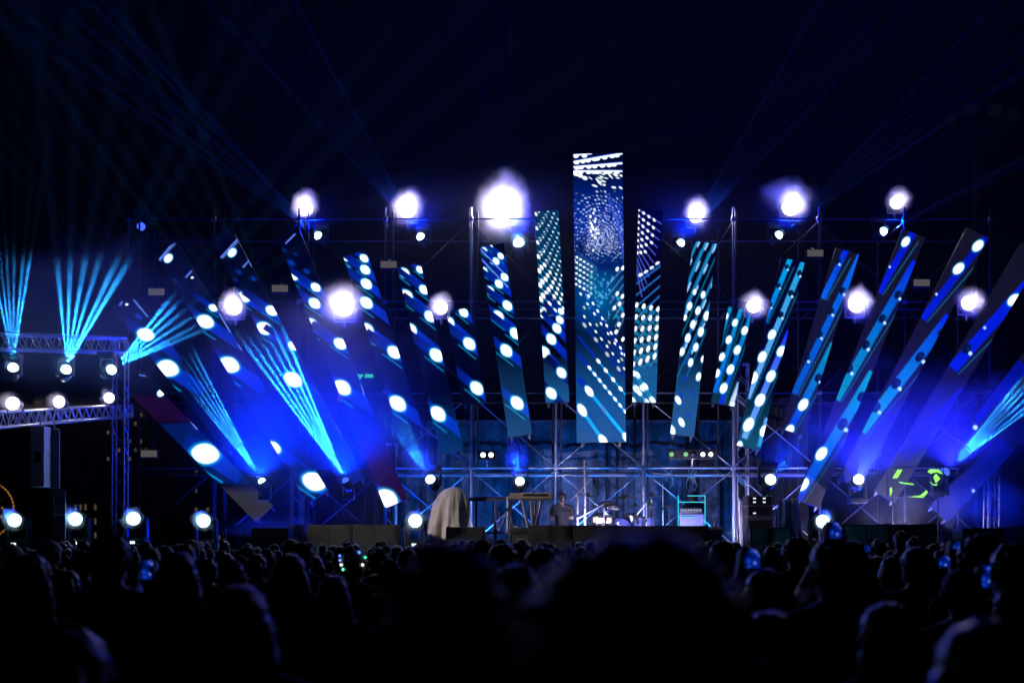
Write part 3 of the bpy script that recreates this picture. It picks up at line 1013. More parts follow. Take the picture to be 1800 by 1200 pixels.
truss(at(-70, 598, 19.0), at(216, 607, 21.3), 0.26, 0.28, 12, 'upper left aluminium truss carrying three beam lights')
truss(at(-60, 741, 16.8), at(222, 721, 24.0), 0.24, 0.26, 20, 'lower left aluminium truss receding to the right, white lamps on it')
for (px, Y, y1, lab) in ((210, 23.2, 600, 'bright lattice tower standing at the right end of the left trusses'), (385, 25.6, 820, 'short lattice tower behind the lowest left LED screen'), (522, 25.6, 815, 'lattice tower of three bright posts left of the wide black speakers'),
                         (686, 25.6, 780, 'lattice tower behind the half white oval screen foot'), (1303, 25.2, 640, 'pale lattice tower behind the equipment rack'), (1742, 25.2, 800, 'lattice tower at the far right behind the raised hand')):
    b = at(px, 940, Y)
    tp = at(px, y1, Y)
    truss((b.x, Y, DECK_Z + 0.01), (b.x + 0.02, Y, tp.z), 0.24, 0.24, max(4, int((tp.z - DECK_Z) / 0.42)), lab, 'lattice towers', up=Vector((0, 1, 0)), name='lattice_tower', rc=0.022)
BLACKTRUSS = mat('black_truss', (0.015, 0.015, 0.017), 0.5, 0.3, 0.3, 10)
for (px, lab) in ((757, 'dark lattice tower in front of the lit backdrop, left one'), (905, 'dark lattice tower behind the keyboards'), (1075, 'dark lattice tower below the centre LED screen'), (1216, 'dark lattice tower behind the neon lit rack')):
    b = at(px, 940, 26.9)
    truss((b.x, 26.75, DECK_Z + 0.01), (b.x, 26.75, at(px, 690, 26.75).z), 0.25, 0.25, 8, lab, 'dark lattice towers', up=Vector((0, 1, 0)), name='lattice_tower', m=BLACKTRUSS, rc=0.024)


# ---- backdrop: a wrinkled open weave cloth
def net_material():
    m = bpy.data.materials.new('open_weave_netting')
    m.use_nodes = True
    nt = m.node_tree
    p = nt.nodes['Principled BSDF']
    tc = nt.nodes.new('ShaderNodeTexCoord')
    n1 = nt.nodes.new('ShaderNodeTexNoise'); n1.inputs['Scale'].default_value = 14; n1.inputs['Detail'].default_value = 10; n1.inputs['Roughness'].default_value = 0.8
    n2 = nt.nodes.new('ShaderNodeTexNoise'); n2.inputs['Scale'].default_value = 2.2; n2.inputs['Detail'].default_value = 4
    nt.links.new(tc.outputs['Object'], n1.inputs['Vector'])
    nt.links.new(tc.outputs['Object'], n2.inputs['Vector'])
    mx = nt.nodes.new('ShaderNodeMath'); mx.operation = 'MULTIPLY'
    nt.links.new(n1.outputs['Fac'], mx.inputs[0]); nt.links.new(n2.outputs['Fac'], mx.inputs[1])
    cr = nt.nodes.new('ShaderNodeValToRGB')
    cr.color_ramp.elements[0].position = 0.15; cr.color_ramp.elements[0].color = (0.012, 0.014, 0.016, 1)
    cr.color_ramp.elements[1].position = 0.42; cr.color_ramp.elements[1].color = (0.20, 0.23, 0.25, 1)
    nt.links.new(mx.outputs[0], cr.inputs['Fac'])
    nt.links.new(cr.outputs['Color'], p.inputs['Base Color'])
    p.inputs['Roughness'].default_value = 0.8
    bp = nt.nodes.new('ShaderNodeBump'); bp.inputs['Strength'].default_value = 0.8; bp.inputs['Distance'].default_value = 0.03
    nt.links.new(n1.outputs['Fac'], bp.inputs['Height']); nt.links.new(bp.outputs['Normal'], p.inputs['Normal'])
    return m


def cloth(name, x0, x1, z0, z1, Y, m, label, cat, amp=0.05, freq=3.0, nx=60, nz=20, gather=0.0, seed=0, group=None):
    """a hanging cloth: vertical folds that shift and grow towards the hem, with a little thickness"""
    rc = random.Random(seed)
    ph = [rc.uniform(0, 6.28) for _ in range(6)]
    v, f = [], []
    xm = (x0 + x1) / 2
    for back in (0, 1):
        for j in range(nz + 1):
            t = j / nz
            z = z0 + (z1 - z0) * t
            for i in range(nx + 1):
                s = i / nx
                x = xm + (x0 + (x1 - x0) * s - xm) * (1 - gather * t)
                fold = math.sin(s * freq * 6.28 + ph[0] + 1.2 * math.sin(t * 2.5 + ph[1])) + 0.5 * math.sin(s * freq * 2.3 * 6.28 + ph[2] + t * 2.0) + 0.3 * math.sin(s * freq * 4.1 * 6.28 + ph[3] - t * 3)
                y = amp * (1.15 - 0.6 * t) * fold + back * 0.006
                v.append((x - xm, y, z - z0))
    n = (nx + 1) * (nz + 1)
    for j in range(nz):
        for i in range(nx):
            a = j * (nx + 1) + i
            f.append((a, a + 1, a + nx + 2, a + nx + 1))
            f.append((n + a, n + a + nx + 1, n + a + nx + 2, n + a + 1))
    mb = MB()
    mb.add(v, f, True)
    o = mb.build(name, m, None, (xm, Y, z0))
    return tag(o, label, cat, group)


NET = net_material()
bx0, bx1 = at(690, 900, 27.4).x, at(1300, 900, 27.4).x
cloth('backdrop_cloth', bx0, bx1, DECK_Z + 0.02, at(0, 738, 27.4).z, 27.4, NET, 'wide backdrop of open weave netting lit blue behind the band gear', 'backdrop', 0.11, 6.0, 160, 40, 0.0, 5)['kind'] = 'thing'
VELVET = mat('black_stage_drape', (0.010, 0.010, 0.012), 0.9, 0, 0.3, 4)
for (pa, pb, y0, y1, lab) in ((925, 1008, 772, 800, None), (640, 705, 700, 935, 'black drape hanging left of the netting backdrop'), (1288, 1420, 700, 935, 'black drape hanging right of the netting backdrop'),):
    if lab:
        cloth('stage_drape', at(pa, 0, 27.0).x, at(pb, 0, 27.0).x, DECK_Z + 0.02, at(0, y0, 27.0).z, 27.0, VELVET, lab, 'drape', 0.08, 3.0, 40, 12, 0.0, pa, 'black stage drapes')

# ---- flat grey strobe boxes on the scaffold
PAINTED_STROBE_FACE = glow('strobe_face_painted_glow', (0.62, 0.58, 0.60), 0.13)  # faint glow put on unlit faces so they show grey
for (px, py, Y, lab) in ((275, 513, 24.2, 'grey strobe box farthest left, above the left LED screens'), (492, 507, 24.2, 'grey strobe box left of the sixth left LED screen'), (683, 465, 24.2, 'grey strobe box between the fourth and fifth left LED screens'),
                        (1433, 445, 24.2, 'brightest grey strobe box, below the smoky white lamp'), (1620, 497, 24.2, 'grey strobe box right of the long right LED screen'), (262, 797, 24.2, 'blue tinted strobe box low on the left, beside the lattice tower')):
    t = empty('strobe_light', at(px, py, Y), 0, lab, 'strobe', 'flat strobe boxes on the scaffold')
    MB().cbox((0, 0.06, 0), (0.40, 0.12, 0.20), 0.012).build('housing', BLACK, t)
    MB().box((0, -0.006, 0), (0.34, 0.012, 0.14)).build('face', PAINTED_STROBE_FACE, t)
    MB().tube((0, 0.10, 0.1), (0, 0.24, 0.16), 0.015).build('bracket', STEEL, t)
# ---------------------------------------------------------------- gear on the deck
GEAR_Y = 21.3


def px_x(px, Y): return (px - 900.0) * Y / FX
def px_z(py, Y): return CAM_Z + (HORIZON - py) * Y / FX


def speaker(px0, px1, ytop, Y, label, depth=0.55, group='wide black bass speakers', cab=BLACKWOOD, grl=GRILLE, slope=0.06):
    x0, x1 = px_x(px0, Y), px_x(px1, Y)
    w, h = (x1 - x0) - 0.012, px_z(ytop, Y) - DECK_Z - 0.012
    t = empty('bass_speaker', ((x0 + x1) / 2, Y, DECK_Z + 0.006), 0, label, 'speaker', group)
    c = MB()
    yb = depth
    pts = [(-w / 2, 0, 0), (w / 2, 0, 0), (w / 2, yb, 0), (-w / 2, yb, 0), (-w / 2, slope, h), (w / 2, slope, h), (w / 2, yb, h), (-w / 2, yb, h)]
    bm = bmesh.new()
    vs_ = [bm.verts.new(p) for p in pts]
    for f in ((0, 3, 2, 1), (4, 5, 6, 7), (0, 1, 5, 4), (2, 3, 7, 6), (0, 4, 7, 3), (1, 2, 6, 5)):
        bm.faces.new([vs_[i] for i in f])
    bmesh.ops.bevel(bm, geom=bm.edges[:], offset=0.012, segments=2, affect='EDGES', profile=0.6)
    bm.verts.index_update()
    c.add([v.co.copy() for v in bm.verts], [[v.index for v in f.verts] for f in bm.faces])
    bm.free()
    c.build('cabinet', cab, t)
    # recessed grille halves with a divider
    tilt = math.atan2(slope, h)
    n = 2 if w > 0.7 else 1
    for i in range(n):
        gw = (w - 0.06) / n - 0.02
        gx = -w / 2 + 0.03 + (i + 0.5) * (w - 0.06) / n
        gb = MB().cbox((0, 0, 0), (gw, 0.014, h - 0.07), 0.005)
        o = gb.build('grille', grl, t, (gx, slope / 2 - 0.006, h / 2))
        o.rotation_euler = (-tilt, 0, 0)
    for s in (-1, 1):
        hb = MB().cbox((s * (w / 2 - 0.03), yb * 0.5, h + 0.006), (0.03, 0.14, 0.02), 0.006)
        hb.build('handle', BLACK, t)
    return t


TEAL_LIGHT_CAB = mat('cabinet_painted_teal_light', (0.02, 0.05, 0.06), 0.55, 0, 0.3, 10, 0.3, 100)  # teal stage light painted into cabinet and grille colours
TEAL_LIGHT_GRILLE = mat('foam_grille_painted_teal_light', (0.05, 0.34, 0.40), 0.8, 0, 0.25, 60, 0.4, 200)
for (a, b, y, lab) in ((440, 507, 927, 'single black speaker cabinet at the left, pale cloth behind it'), (538, 619, 921, 'left half of the wide black speaker pair left of the floor light'), (619, 700, 921, 'right half of the wide black speaker pair left of the floor light'),
                       (783, 853, 925, 'black speaker cabinet in front of the grey covered equipment'), (928, 1007, 922, 'wide black speaker in front of the wooden keyboard, first of the centre row'), (1007, 1087, 922, 'wide black speaker in front of the drums, second of the centre row'),
                       (1087, 1167, 923, 'wide black speaker right of the drums, third of the centre row'), (1167, 1247, 923, 'wide black speaker at the right end of the centre row'),
                       (1482, 1566, 920, 'left half of the wide teal lit speaker pair on the right'), (1566, 1649, 920, 'right half of the wide teal lit speaker pair on the right'), (1693, 1768, 927, 'teal fronted speaker at the far right near the raised hand')):
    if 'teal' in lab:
        speaker(a, b, y, GEAR_Y, lab, cab=TEAL_LIGHT_CAB, grl=TEAL_LIGHT_GRILLE)
    else:
        speaker(a, b, y, GEAR_Y, lab)
t = speaker(1319, 1356, 926, 21.4, 'speaker cabinet with painted teal light standing turned at the foot of the equipment rack, left one', 0.4, 'turned speakers with painted teal light', cab=TEAL_LIGHT_CAB, grl=TEAL_LIGHT_GRILLE)
t = speaker(1357, 1394, 926, 21.3, 'speaker cabinet with painted teal light beside its twin below the white drape', 0.4, 'turned speakers with painted teal light', cab=TEAL_LIGHT_CAB, grl=TEAL_LIGHT_GRILLE)

# ---- grey cloth thrown over equipment
TARP = mat('grey_dust_sheet', (0.64, 0.60, 0.56), 0.85, 0, 0.15, 5, 0.9, 7)
cx, cyy = px_x(794, 22.3), 22.3
prof = [(0.0, 0.44, 0.30), (0.06, 0.43, 0.30), (0.22, 0.39, 0.28), (0.40, 0.345, 0.26), (0.55, 0.32, 0.25), (0.70, 0.30, 0.24), (0.80, 0.29, 0.235), (0.92, 0.272, 0.22), (1.02, 0.235, 0.19), (1.10, 0.175, 0.15), (1.145, 0.09, 0.08), (1.16, 0.004, 0.004)]
NA = 72
v, f = [], []
rt = random.Random(9)
for j, (z, rx, ry) in enumerate(prof):
    t = j / (len(prof) - 1)
    for k in range(NA):
        a = 2 * math.pi * k / NA
        fold = (0.05 * math.sin(5 * a + 0.8 + 2.6 * z) + 0.03 * math.sin(11 * a + 2.0 - 1.7 * z) + 0.012 * math.sin(23 * a + 4 * z)) * max(0.0, 1.15 - z) * 1.3
        lean = 0.10 * z * z - 0.06 * z
        crease = 0.03 * math.exp(-((z - 0.78) / 0.05) ** 2)
        sq = 1 + 0.10 * abs(math.sin(2 * a))
        v.append((math.cos(a) * (rx * sq + fold + crease) + lean - 0.02, math.sin(a) * (ry * sq + fold + crease), z + 0.006))
for j in range(len(prof) - 1):
    for k in range(NA):
        f.append((j * NA + k, j * NA + (k + 1) % NA, (j + 1) * NA + (k + 1) % NA, (j + 1) * NA + k))
mb = MB(); mb.add(v, f, True)
o = mb.build('covered_equipment', TARP, None, (cx, cyy, DECK_Z + 0.004))
o.scale = (1.1, 1.05, 1.06)
ss = o.modifiers.new('smooth', 'SUBSURF'); ss.levels = 1; ss.render_levels = 2
tag(o, 'equipment hidden under a draped grey dust sheet left of the keyboards', 'covered equipment')

# ---- keyboards
WOODY = mat('worn_pale_keyboard_case', (0.42, 0.35, 0.27), 0.5, 0, 0.2, 9, 0.1, 60)
DARKCASE = mat('dark_keyboard_case', (0.02, 0.02, 0.024), 0.4, 0, 0.3, 12)
IVORY = mat('white_keys', (0.75, 0.74, 0.70), 0.35, 0, 0.05, 10)
kt = empty('keyboard', (px_x(934, 22.4), 22.4, px_z(877, 22.4)), R(-6), 'pale wooden cased keyboard on a splayed pale stand', 'keyboard')
MB().cbox((0, 0, 0.055), (0.84, 0.34, 0.11), 0.012).build('case', WOODY, kt)
MB().box((0.1, -0.172, 0.075), (0.5, 0.006, 0.05)).build('name_board', DARKCASE, kt)
for i in range(24):
    MB().box((-0.38 + i * 0.031, -0.10, 0.116), (0.028, 0.12, 0.012)).build('key', IVORY, kt)
for i in range(5):
    MB().lathe([(0.012, 0), (0.010, 0.02)], 10, (0.1 + i * 0.05, 0.06, 0.11)).build('knob', BLACK, kt)
st = empty('keyboard_stand', (px_x(934, 22.4), 22.4, DECK_Z), R(-6), 'splayed pale metal stand under the wooden keyboard', 'stand')
zt = px_z(877, 22.4) - DECK_Z - 0.005
for (xa, xb) in ((-0.18, 0.06), (-0.02, 0.10), (0.10, -0.02), (0.20, 0.0)):
    MB().tube((xa, -0.05, zt), ((xa + xb) / 2, -0.02, zt * 0.42), 0.026).tube(((xa + xb) / 2, -0.02, zt * 0.42), (xb * 1.6, 0.0, 0.0), 0.026).build('leg', mat('pale_stand_tube', (0.45, 0.44, 0.42), 0.45, 0.5, 0.2, 12), st)
MB().box((0, 0, zt - 0.012), (0.5, 0.26, 0.02)).build('top_plate', STEEL, st)
kt = empty('keyboard', (px_x(866, 22.9), 22.9, px_z(880, 22.9)), R(4), 'long dark keyboard seen from the front beside the covered equipment', 'keyboard')
MB().cbox((0, 0, 0.035), (0.95, 0.30, 0.07), 0.01).build('case', DARKCASE, kt)
MB().box((-0.36, -0.152, 0.045), (0.16, 0.006, 0.03)).build('label_plate', WOODY, kt)
for i in range(28):
    MB().box((-0.43 + i * 0.031, -0.08, 0.074), (0.028, 0.11, 0.010)).build('key', IVORY, kt)
st = empty('keyboard_stand', (px_x(866, 22.9), 22.9, DECK_Z), R(4), 'black column stand under the long dark keyboard', 'stand')
zt = px_z(880, 22.9) - DECK_Z - 0.005
for s in (-0.33, 0.05, 0.36):
    MB().cbox((s, 0, zt / 2), (0.05, 0.22, zt - 0.01), 0.008).build('upright', DARKCASE, st)
MB().box((0.0, 0, zt * 0.35), (0.7, 0.03, 0.04)).build('shelf_bar', DARKCASE, st)

# tripod stand with three bright legs
tr = empty('tripod_stand', (px_x(892, 22.0), 22.0, DECK_Z), 0, 'tall tripod stand with three bright legs before the keyboards', 'stand')
zt = px_z(895, 22.0) - DECK_Z
for (dx, dy) in ((-0.32, -0.05), (0.26, 0.08), (-0.06, 0.3)):
    MB().tube((0, 0, zt), (dx, dy, 0.008), 0.011).build('leg', ALU, tr)
MB().tube((0.0, 0, 0.03), (0.0, 0, zt + 0.25), 0.016).build('pole', ALU, tr)
MB().cbox((0, 0, zt), (0.05, 0.05, 0.06), 0.008).build('hub', BLACK, tr)
cable = [(-0.1 + 0.03 * math.sin(i * 0.9), -0.1, zt * 0.9 * (1 - i / 12)) for i in range(13)]
cb = MB().path(cable, 0.008).build('cable', mat('orange_cable', (0.6, 0.16, 0.06), 0.5), None, (px_x(886, 21.9), 21.9, DECK_Z + 0.02))
tag(cb, 'thin orange and white cable hanging inside the tripod legs', 'cable')

# amplifier
am = empty('guitar_amplifier', (px_x(913, 21.75), 21.75, DECK_Z + 0.004), R(4), 'black combo amplifier with a pale badge and papers on top', 'amplifier')
MB().cbox((0, 0, 0.21), (0.35, 0.26, 0.42), 0.015).build('cabinet', BLACKWOOD, am)
MB().cbox((0, -0.133, 0.16), (0.30, 0.012, 0.26), 0.004).build('grille', mat('grey_amp_cloth', (0.10, 0.10, 0.105), 0.8, 0, 0.3, 80), am)
MB().box((0, -0.133, 0.36), (0.30, 0.012, 0.07)).build('control_panel', mat('brushed_panel', (0.35, 0.35, 0.36), 0.35, 0.7), am)
bd = MB()
for s in (-1, 1):
    bd.box((s * 0.062, -0.146, 0.17), (0.012, 0.008, 0.09)).box((0, -0.146, 0.17 + s * 0.04), (0.112, 0.008, 0.012))
bd.box((0, -0.143, 0.17), (0.08, 0.006, 0.04))
bd.build('badge', mat('chrome_badge', (0.75, 0.74, 0.72), 0.3, 0.6), am)
for i in range(6):
    MB().lathe([(0.014, 0), (0.012, 0.02)], 10, (-0.12 + i * 0.048, -0.139, 0.36), (0, -1, 0)).build('knob', BLACK, am)
hn = [(-0.06 + 0.12 * i / 8, 0, 0.42 + 0.06 * math.sin(math.pi * i / 8)) for i in range(9)]
MB().path(hn, 0.010).build('handle', BLACK, am)
pp = MB()
for i in range(4):
    pp.box((0.03 - i * 0.01, 0.05 + i * 0.005, 0.43 + i * 0.006), (0.22, 0.12, 0.004), Matrix.Rotation(0.2 * i, 3, 'Z'))
pp = pp.build('paper_stack', mat('white_paper', (0.78, 0.77, 0.74), 0.7, 0, 0.03), None, (px_x(915, 21.75), 21.75, DECK_Z + 0.003))
tag(pp, 'loose white papers lying on the black amplifier', 'paper')

# ---- drums
MAPLE = mat('pale_maple_shell', (0.62, 0.47, 0.28), 0.35, 0, 0.12, 8)
DRUMBLUE = mat('dark_blue_lacquer_shell', (0.03, 0.04, 0.12), 0.2, 0, 0.2, 6)
HEADSKIN = mat('white_drum_head', (0.72, 0.70, 0.66), 0.5, 0, 0.06, 6)
CHROME = mat('chrome_hardware', (0.75, 0.75, 0.76), 0.15, 1.0, 0.05)
BRASS = mat('bronze_cymbal', (0.55, 0.42, 0.20), 0.28, 0.9, 0.12, 20)


def drum(name, px, py, Y, r, h, axis, shell, label, head=HEADSKIN, legs=False):
    p = at(px, py, Y)
    t = empty(name, p, 0, label, 'drum', 'drums of the drum kit')
    ax = Vector(axis).normalized()
    sl_ = MB().lathe([(r, 0), (r, h)], 24, (0, 0, 0), ax, True, False).build('shell', shell, t)
    for k, (h0, h1) in enumerate(((-0.004, 0.025), (h - 0.025, h + 0.004))):
        MB().lathe([(r + 0.004, h0), (r + 0.013, h0), (r + 0.013, h1), (r + 0.004, h1)], 24, (0, 0, 0), ax, False, False).build('hoop', CHROME, sl_)
        MB().lathe([(r + 0.003, h0 + 0.006 if k == 0 else h1 - 0.012), (0.001, h0 + 0.008 if k == 0 else h1 - 0.010)], 24, (0, 0, 0), ax, True, False).build('drum_head', head, sl_)
    a = ax.orthogonal().normalized(); b = ax.cross(a)
    for k in range(8):
        q = a * math.cos(k * math.pi / 4) * (r + 0.014) + b * math.sin(k * math.pi / 4) * (r + 0.014)
        MB().tube(q + ax * 0.01, q + ax * (h - 0.01), 0.006).build('tension_rod', CHROME, sl_)
    if legs:
        for k in range(3):
            q = Vector((math.cos(k * 2.1 + 0.4), math.sin(k * 2.1 + 0.4), 0)) * (r + 0.02)
            MB().tube(q + Vector((0, 0, h * 0.6)), Vector((q.x * 1.2, q.y * 1.2, DECK_Z - p.z + 0.005)), 0.010).build('leg', CHROME, t)
    return t


drum('snare_drum', 1060, 921, 22.8, 0.205, 0.17, (0.02, -0.08, 1), MAPLE, 'pale maple snare drum left of the bass drum', legs=True)
bd = drum('bass_drum', 1086, 936, 23.6, 0.29, 0.40, (0, -1, 0), DRUMBLUE, 'dark blue bass drum with a white letter on its front head', head=mat('dark_blue_drum_head', (0.02, 0.025, 0.10), 0.35, 0, 0.15, 6))
cu = bpy.data.curves.new('letter', 'FONT')
cu.body = 'S'
cu.size = 0.17
cu.align_x = 'CENTER'; cu.align_y = 'CENTER'
cu.extrude = 0.002
cu.materials.append(mat('white_vinyl_letter', (0.8, 0.8, 0.8), 0.4, 0, 0.02))
tmp = link(bpy.data.objects.new('letter', cu))
bpy.context.view_layer.update()
me_ = bpy.data.meshes.new_from_object(tmp.evaluated_get(bpy.context.evaluated_depsgraph_get()))
bpy.data.objects.remove(tmp)
ltr = bpy.data.objects.new('letter', me_)
ltr.rotation_euler = (R(90), 0, 0)
ltr.location = (-0.02, -0.412, 0.16)
link(ltr, bd)
drum('mounted_tom', 1112, 921, 23.4, 0.15, 0.20, (0.05, -0.25, 1), DRUMBLUE, 'small blue tom with chrome rods right of the bass drum', legs=True)
drum('mounted_tom', 1066, 900, 24.0, 0.15, 0.20, (-0.05, -0.25, 1), DRUMBLUE, 'small blue tom behind the snare drum', legs=True)
drum('floor_tom', 1131, 936, 23.2, 0.20, 0.32, (0.0, -0.05, 1), DRUMBLUE, 'blue floor tom at the right of the drums', legs=True)
sd = MB().cbox((0, 0, 0), (0.22, 0.03, 0.09), 0.008)
so = sd.build('music_clip_board', HEADSKIN, None, at(1079, 892, 23.1))
so.rotation_euler = (R(-35), 0, 0)
tag(so, 'pale board held above the drums between the toms', 'board')
rod_p = MB().tube((0, 0.02, 0), (0.0, 0.05, DECK_Z - at(1079, 892, 23.1).z), 0.009)
bo = rod_p.build('board_stand', CHROME, None, at(1079, 893, 23.12))
tag(bo, 'thin chrome stand carrying the pale board above the drums', 'stand')


def cymbal_stand(px, py, Y, r, tilt, label):
    p = at(px, py, Y)
    t = empty('cymbal_stand', (p.x, p.y, DECK_Z), 0, label, 'cymbal', 'cymbals on stands')
    z = p.z - DECK_Z
    c = MB().lathe([(r, -0.012), (r * 0.55, 0.004), (r * 0.22, 0.012), (r * 0.18, 0.03), (0.012, 0.042)], 28, (0, 0, 0), (0, 0, 1), True, False).build('cymbal', BRASS, t, (0, 0, z))
    c.rotation_euler = (R(tilt), R(tilt * 0.4), 0)
    MB().tube((0, 0, 0.25), (0, 0, z + 0.05), 0.011).build('stand_pole', CHROME, t)
    for k in range(3):
        a = k * 2.09 + 0.5
        MB().tube((0, 0, 0.34), (math.cos(a) * 0.24, math.sin(a) * 0.24, 0.006), 0.010).build('leg', CHROME, t)
    MB().ball((0, 0, z + 0.06), 0.02).build('wing_nut', CHROME, t)


for a in ((1034, 871, 23.9, 0.19, 4, 'cymbal at the left of the drums behind the bright mic stands'), (1097, 873, 24.1, 0.24, -6, 'wide cymbal in the middle of the drums'), (1146, 870, 23.9, 0.23, 5, 'high cymbal with a pale nut right of the drums'), (1117, 889, 23.6, 0.15, 0, 'small cymbal pair low over the tom'), (1142, 886, 23.2, 0.17, 3, 'lower cymbal at the right of the drums'), (1176, 889, 23.3, 0.17, 2, 'cymbal farthest right near the neon lit rack')):
    cymbal_stand(*a)


def mic_stand(px, Y, ytop, label, boom=None, r=0.014, m=ALU):
    t = empty('microphone_stand', (px_x(px, Y), Y, DECK_Z), 0, label, 'microphone stand', 'microphone stands')
    z = px_z(ytop, Y) - DECK_Z
    MB().tube((0, 0, 0.02), (0, 0, z), r).build('pole', m, t)
    MB().lathe([(0.13, 0.0), (0.13, 0.015), (0.03, 0.03)], 20).build('base', BLACK, t)
    MB().cbox((0, 0, z * 0.62), (0.04, 0.04, 0.06), 0.008).build('clutch', BLACK, t)
    if boom:
        q0, q1 = at(*boom[0], Y), at(*boom[1], Y)
        o = Vector((px_x(px, Y), Y, DECK_Z))
        MB().tube(q0 - o, q1 - o, 0.009).build('boom', m, t)
        e = q1 - o
        MB().tube(e, e + Vector((0.03, -0.04, -0.12)), 0.018, 0.022).ball(e + Vector((0.03, -0.04, -0.13)), 0.028).build('microphone', BLACK, t)
    return t


PINKISH = mat('pale_stand_enamel', (0.66, 0.60, 0.58), 0.35, 0.3, 0.1)
mic_stand(1028, 22.6, 808, 'tallest pale pole stand left of the drums', None, 0.022, PINKISH)
mic_stand(1015, 22.5, 870, 'pale mic stand with a long boom rising to the right', ((1002, 880), (1042, 839)), 0.018, PINKISH)
mic_stand(1136, 22.7, 883, 'thin mic stand in front of the floor tom', ((1136, 884), (1118, 906)), 0.012)
mic_stand(1165, 22.6, 850, 'thin mic stand between the drums and the neon lit rack', None, 0.011)
mic_stand(1062, 22.5, 893, 'low stand with a boom leaning over the snare', ((1018, 910), (1063, 885)), 0.012)

# ---- neon lit rack, hung with cables
NEON_T = glow('teal_neon_edge', (0.05, 0.75, 0.85), 1.3)
NEON_G = glow('green_neon', (0.32, 1.0, 0.12), 1.4)
rk = empty('keyboard_rack', (px_x(1216, 23.4), 23.4, DECK_Z), 0, 'rack table edged with thin teal lights right of the drums', 'rack')
Yr = 23.4
rkbox = [((1192, 882), (1239, 882)), ((1192, 870), (1192, 925)), ((1239, 870), (1239, 940)), ((1208, 871), (1239, 871)), ((1196, 908), (1222, 908))]
o0 = Vector((px_x(1216, Yr), Yr, DECK_Z))
for (a, b) in rkbox:
    MB().tube(at(*a, Yr) - o0 + Vector((0, -0.02, 0)), at(*b, Yr) - o0 + Vector((0, -0.02, 0)), 0.007).build('light_edge', NEON_T, rk)
MB().cbox((0.0, 0.22, 0.37), (0.50, 0.40, 0.72), 0.01).build('case', mat('blue_rack_case', (0.05, 0.06, 0.16), 0.5), rk)
MB().cbox((-0.02, 0.16, 0.80), (0.46, 0.34, 0.10), 0.008).build('mixer', DARKCASE, rk)
for i in range(7):
    MB().box((-0.19 + i * 0.06, -0.015, 0.81), (0.03, 0.006, 0.015)).build('slider_light', glow('small_white_indicator', (0.6, 0.9, 1.0), 1.0), rk)
# player in dark clothes is built with the crowd; loose cables hang from the rail above
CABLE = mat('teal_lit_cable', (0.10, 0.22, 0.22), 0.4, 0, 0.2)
for i, (px, y0, y1) in enumerate(((1209, 824, 868), (1216, 824, 850), (1222, 826, 862), (1181, 826, 858), (1173, 824, 845))):
    pts = [at(px + 3.0 * math.sin(k * 0.8 + i), y0 + (y1 - y0) * k / 10, 24.42) for k in range(11)]
    c = MB().path([p - pts[0] for p in pts], 0.010).build('hanging_cable', CABLE, None, pts[0])
    tag(c, ['loose cable hanging from the rail over the neon lit rack', 'short loose cable hanging beside it over the rack', 'loose cable hanging at the right over the rack', 'loose cable hanging over the right cymbals', 'shortest loose cable hanging right of the post'][i], 'cable', 'loose cables under the rail')

# ---- lamp bars on the rail
PARW = glow('par_lens_white', (0.85, 0.95, 1.0), 2.2)
PARG = glow('par_lens_green', (0.35, 0.9, 0.5), 0.7)


def lamp_bar(pts, Y, r, label, mats):
    p0 = at(sum(p[0] for p in pts) / len(pts), pts[0][1], Y)
    t = empty('lamp_bar', p0, 0, label, 'lamp bar', 'bars of small round lamps')
    w = abs(pts[-1][0] - pts[0][0]) * Y / FX + 0.22
    MB().cbox((0, 0.10, 0), (w, 0.12, 0.20), 0.012).build('housing', BLACK, t)
    for (px, py), mm in zip(pts, mats):
        x = at(px, py, Y).x - p0.x
        ls = MB().lathe([(r, 0), (r * 0.7, -0.02), (0.005, -0.03)], 16, (x, 0.035, 0), (0, 1, 0)).build('lens', mm, t)
        MB().lathe([(r * 1.05, 0.02), (r * 1.25, 0.02), (r * 1.25, -0.03), (r * 1.05, -0.03)], 16, (x, 0.05, 0), (0, 1, 0), False, False).build('lens_ring', CHROME, t)
    MB().tube((0, 0.1, -0.1), (0, 0.16, -0.26), 0.014).build('bracket', STEEL, t)
    return t


lamp_bar([(849, 799), (863, 799)], 24.1, 0.055, 'small bar of two round lamps above the left rail', [PARW, PARW])
lamp_bar([(1181, 798), (1206, 798), (1219, 797), (1236, 798), (1250, 798)], 24.1, 0.05, 'bar of five round lamps, two lit white, above the neon lit rack', [PARG, PARG, LENS_OFF, PARW, PARW])
lamp_bar([(1533, 800), (1546, 800)], 24.1, 0.055, 'small bar of two dull white lamps on the right', [mat('dull_lamp_lens', (0.7, 0.68, 0.66), 0.3), mat('dull_lamp_lens', (0.7, 0.68, 0.66), 0.3)])

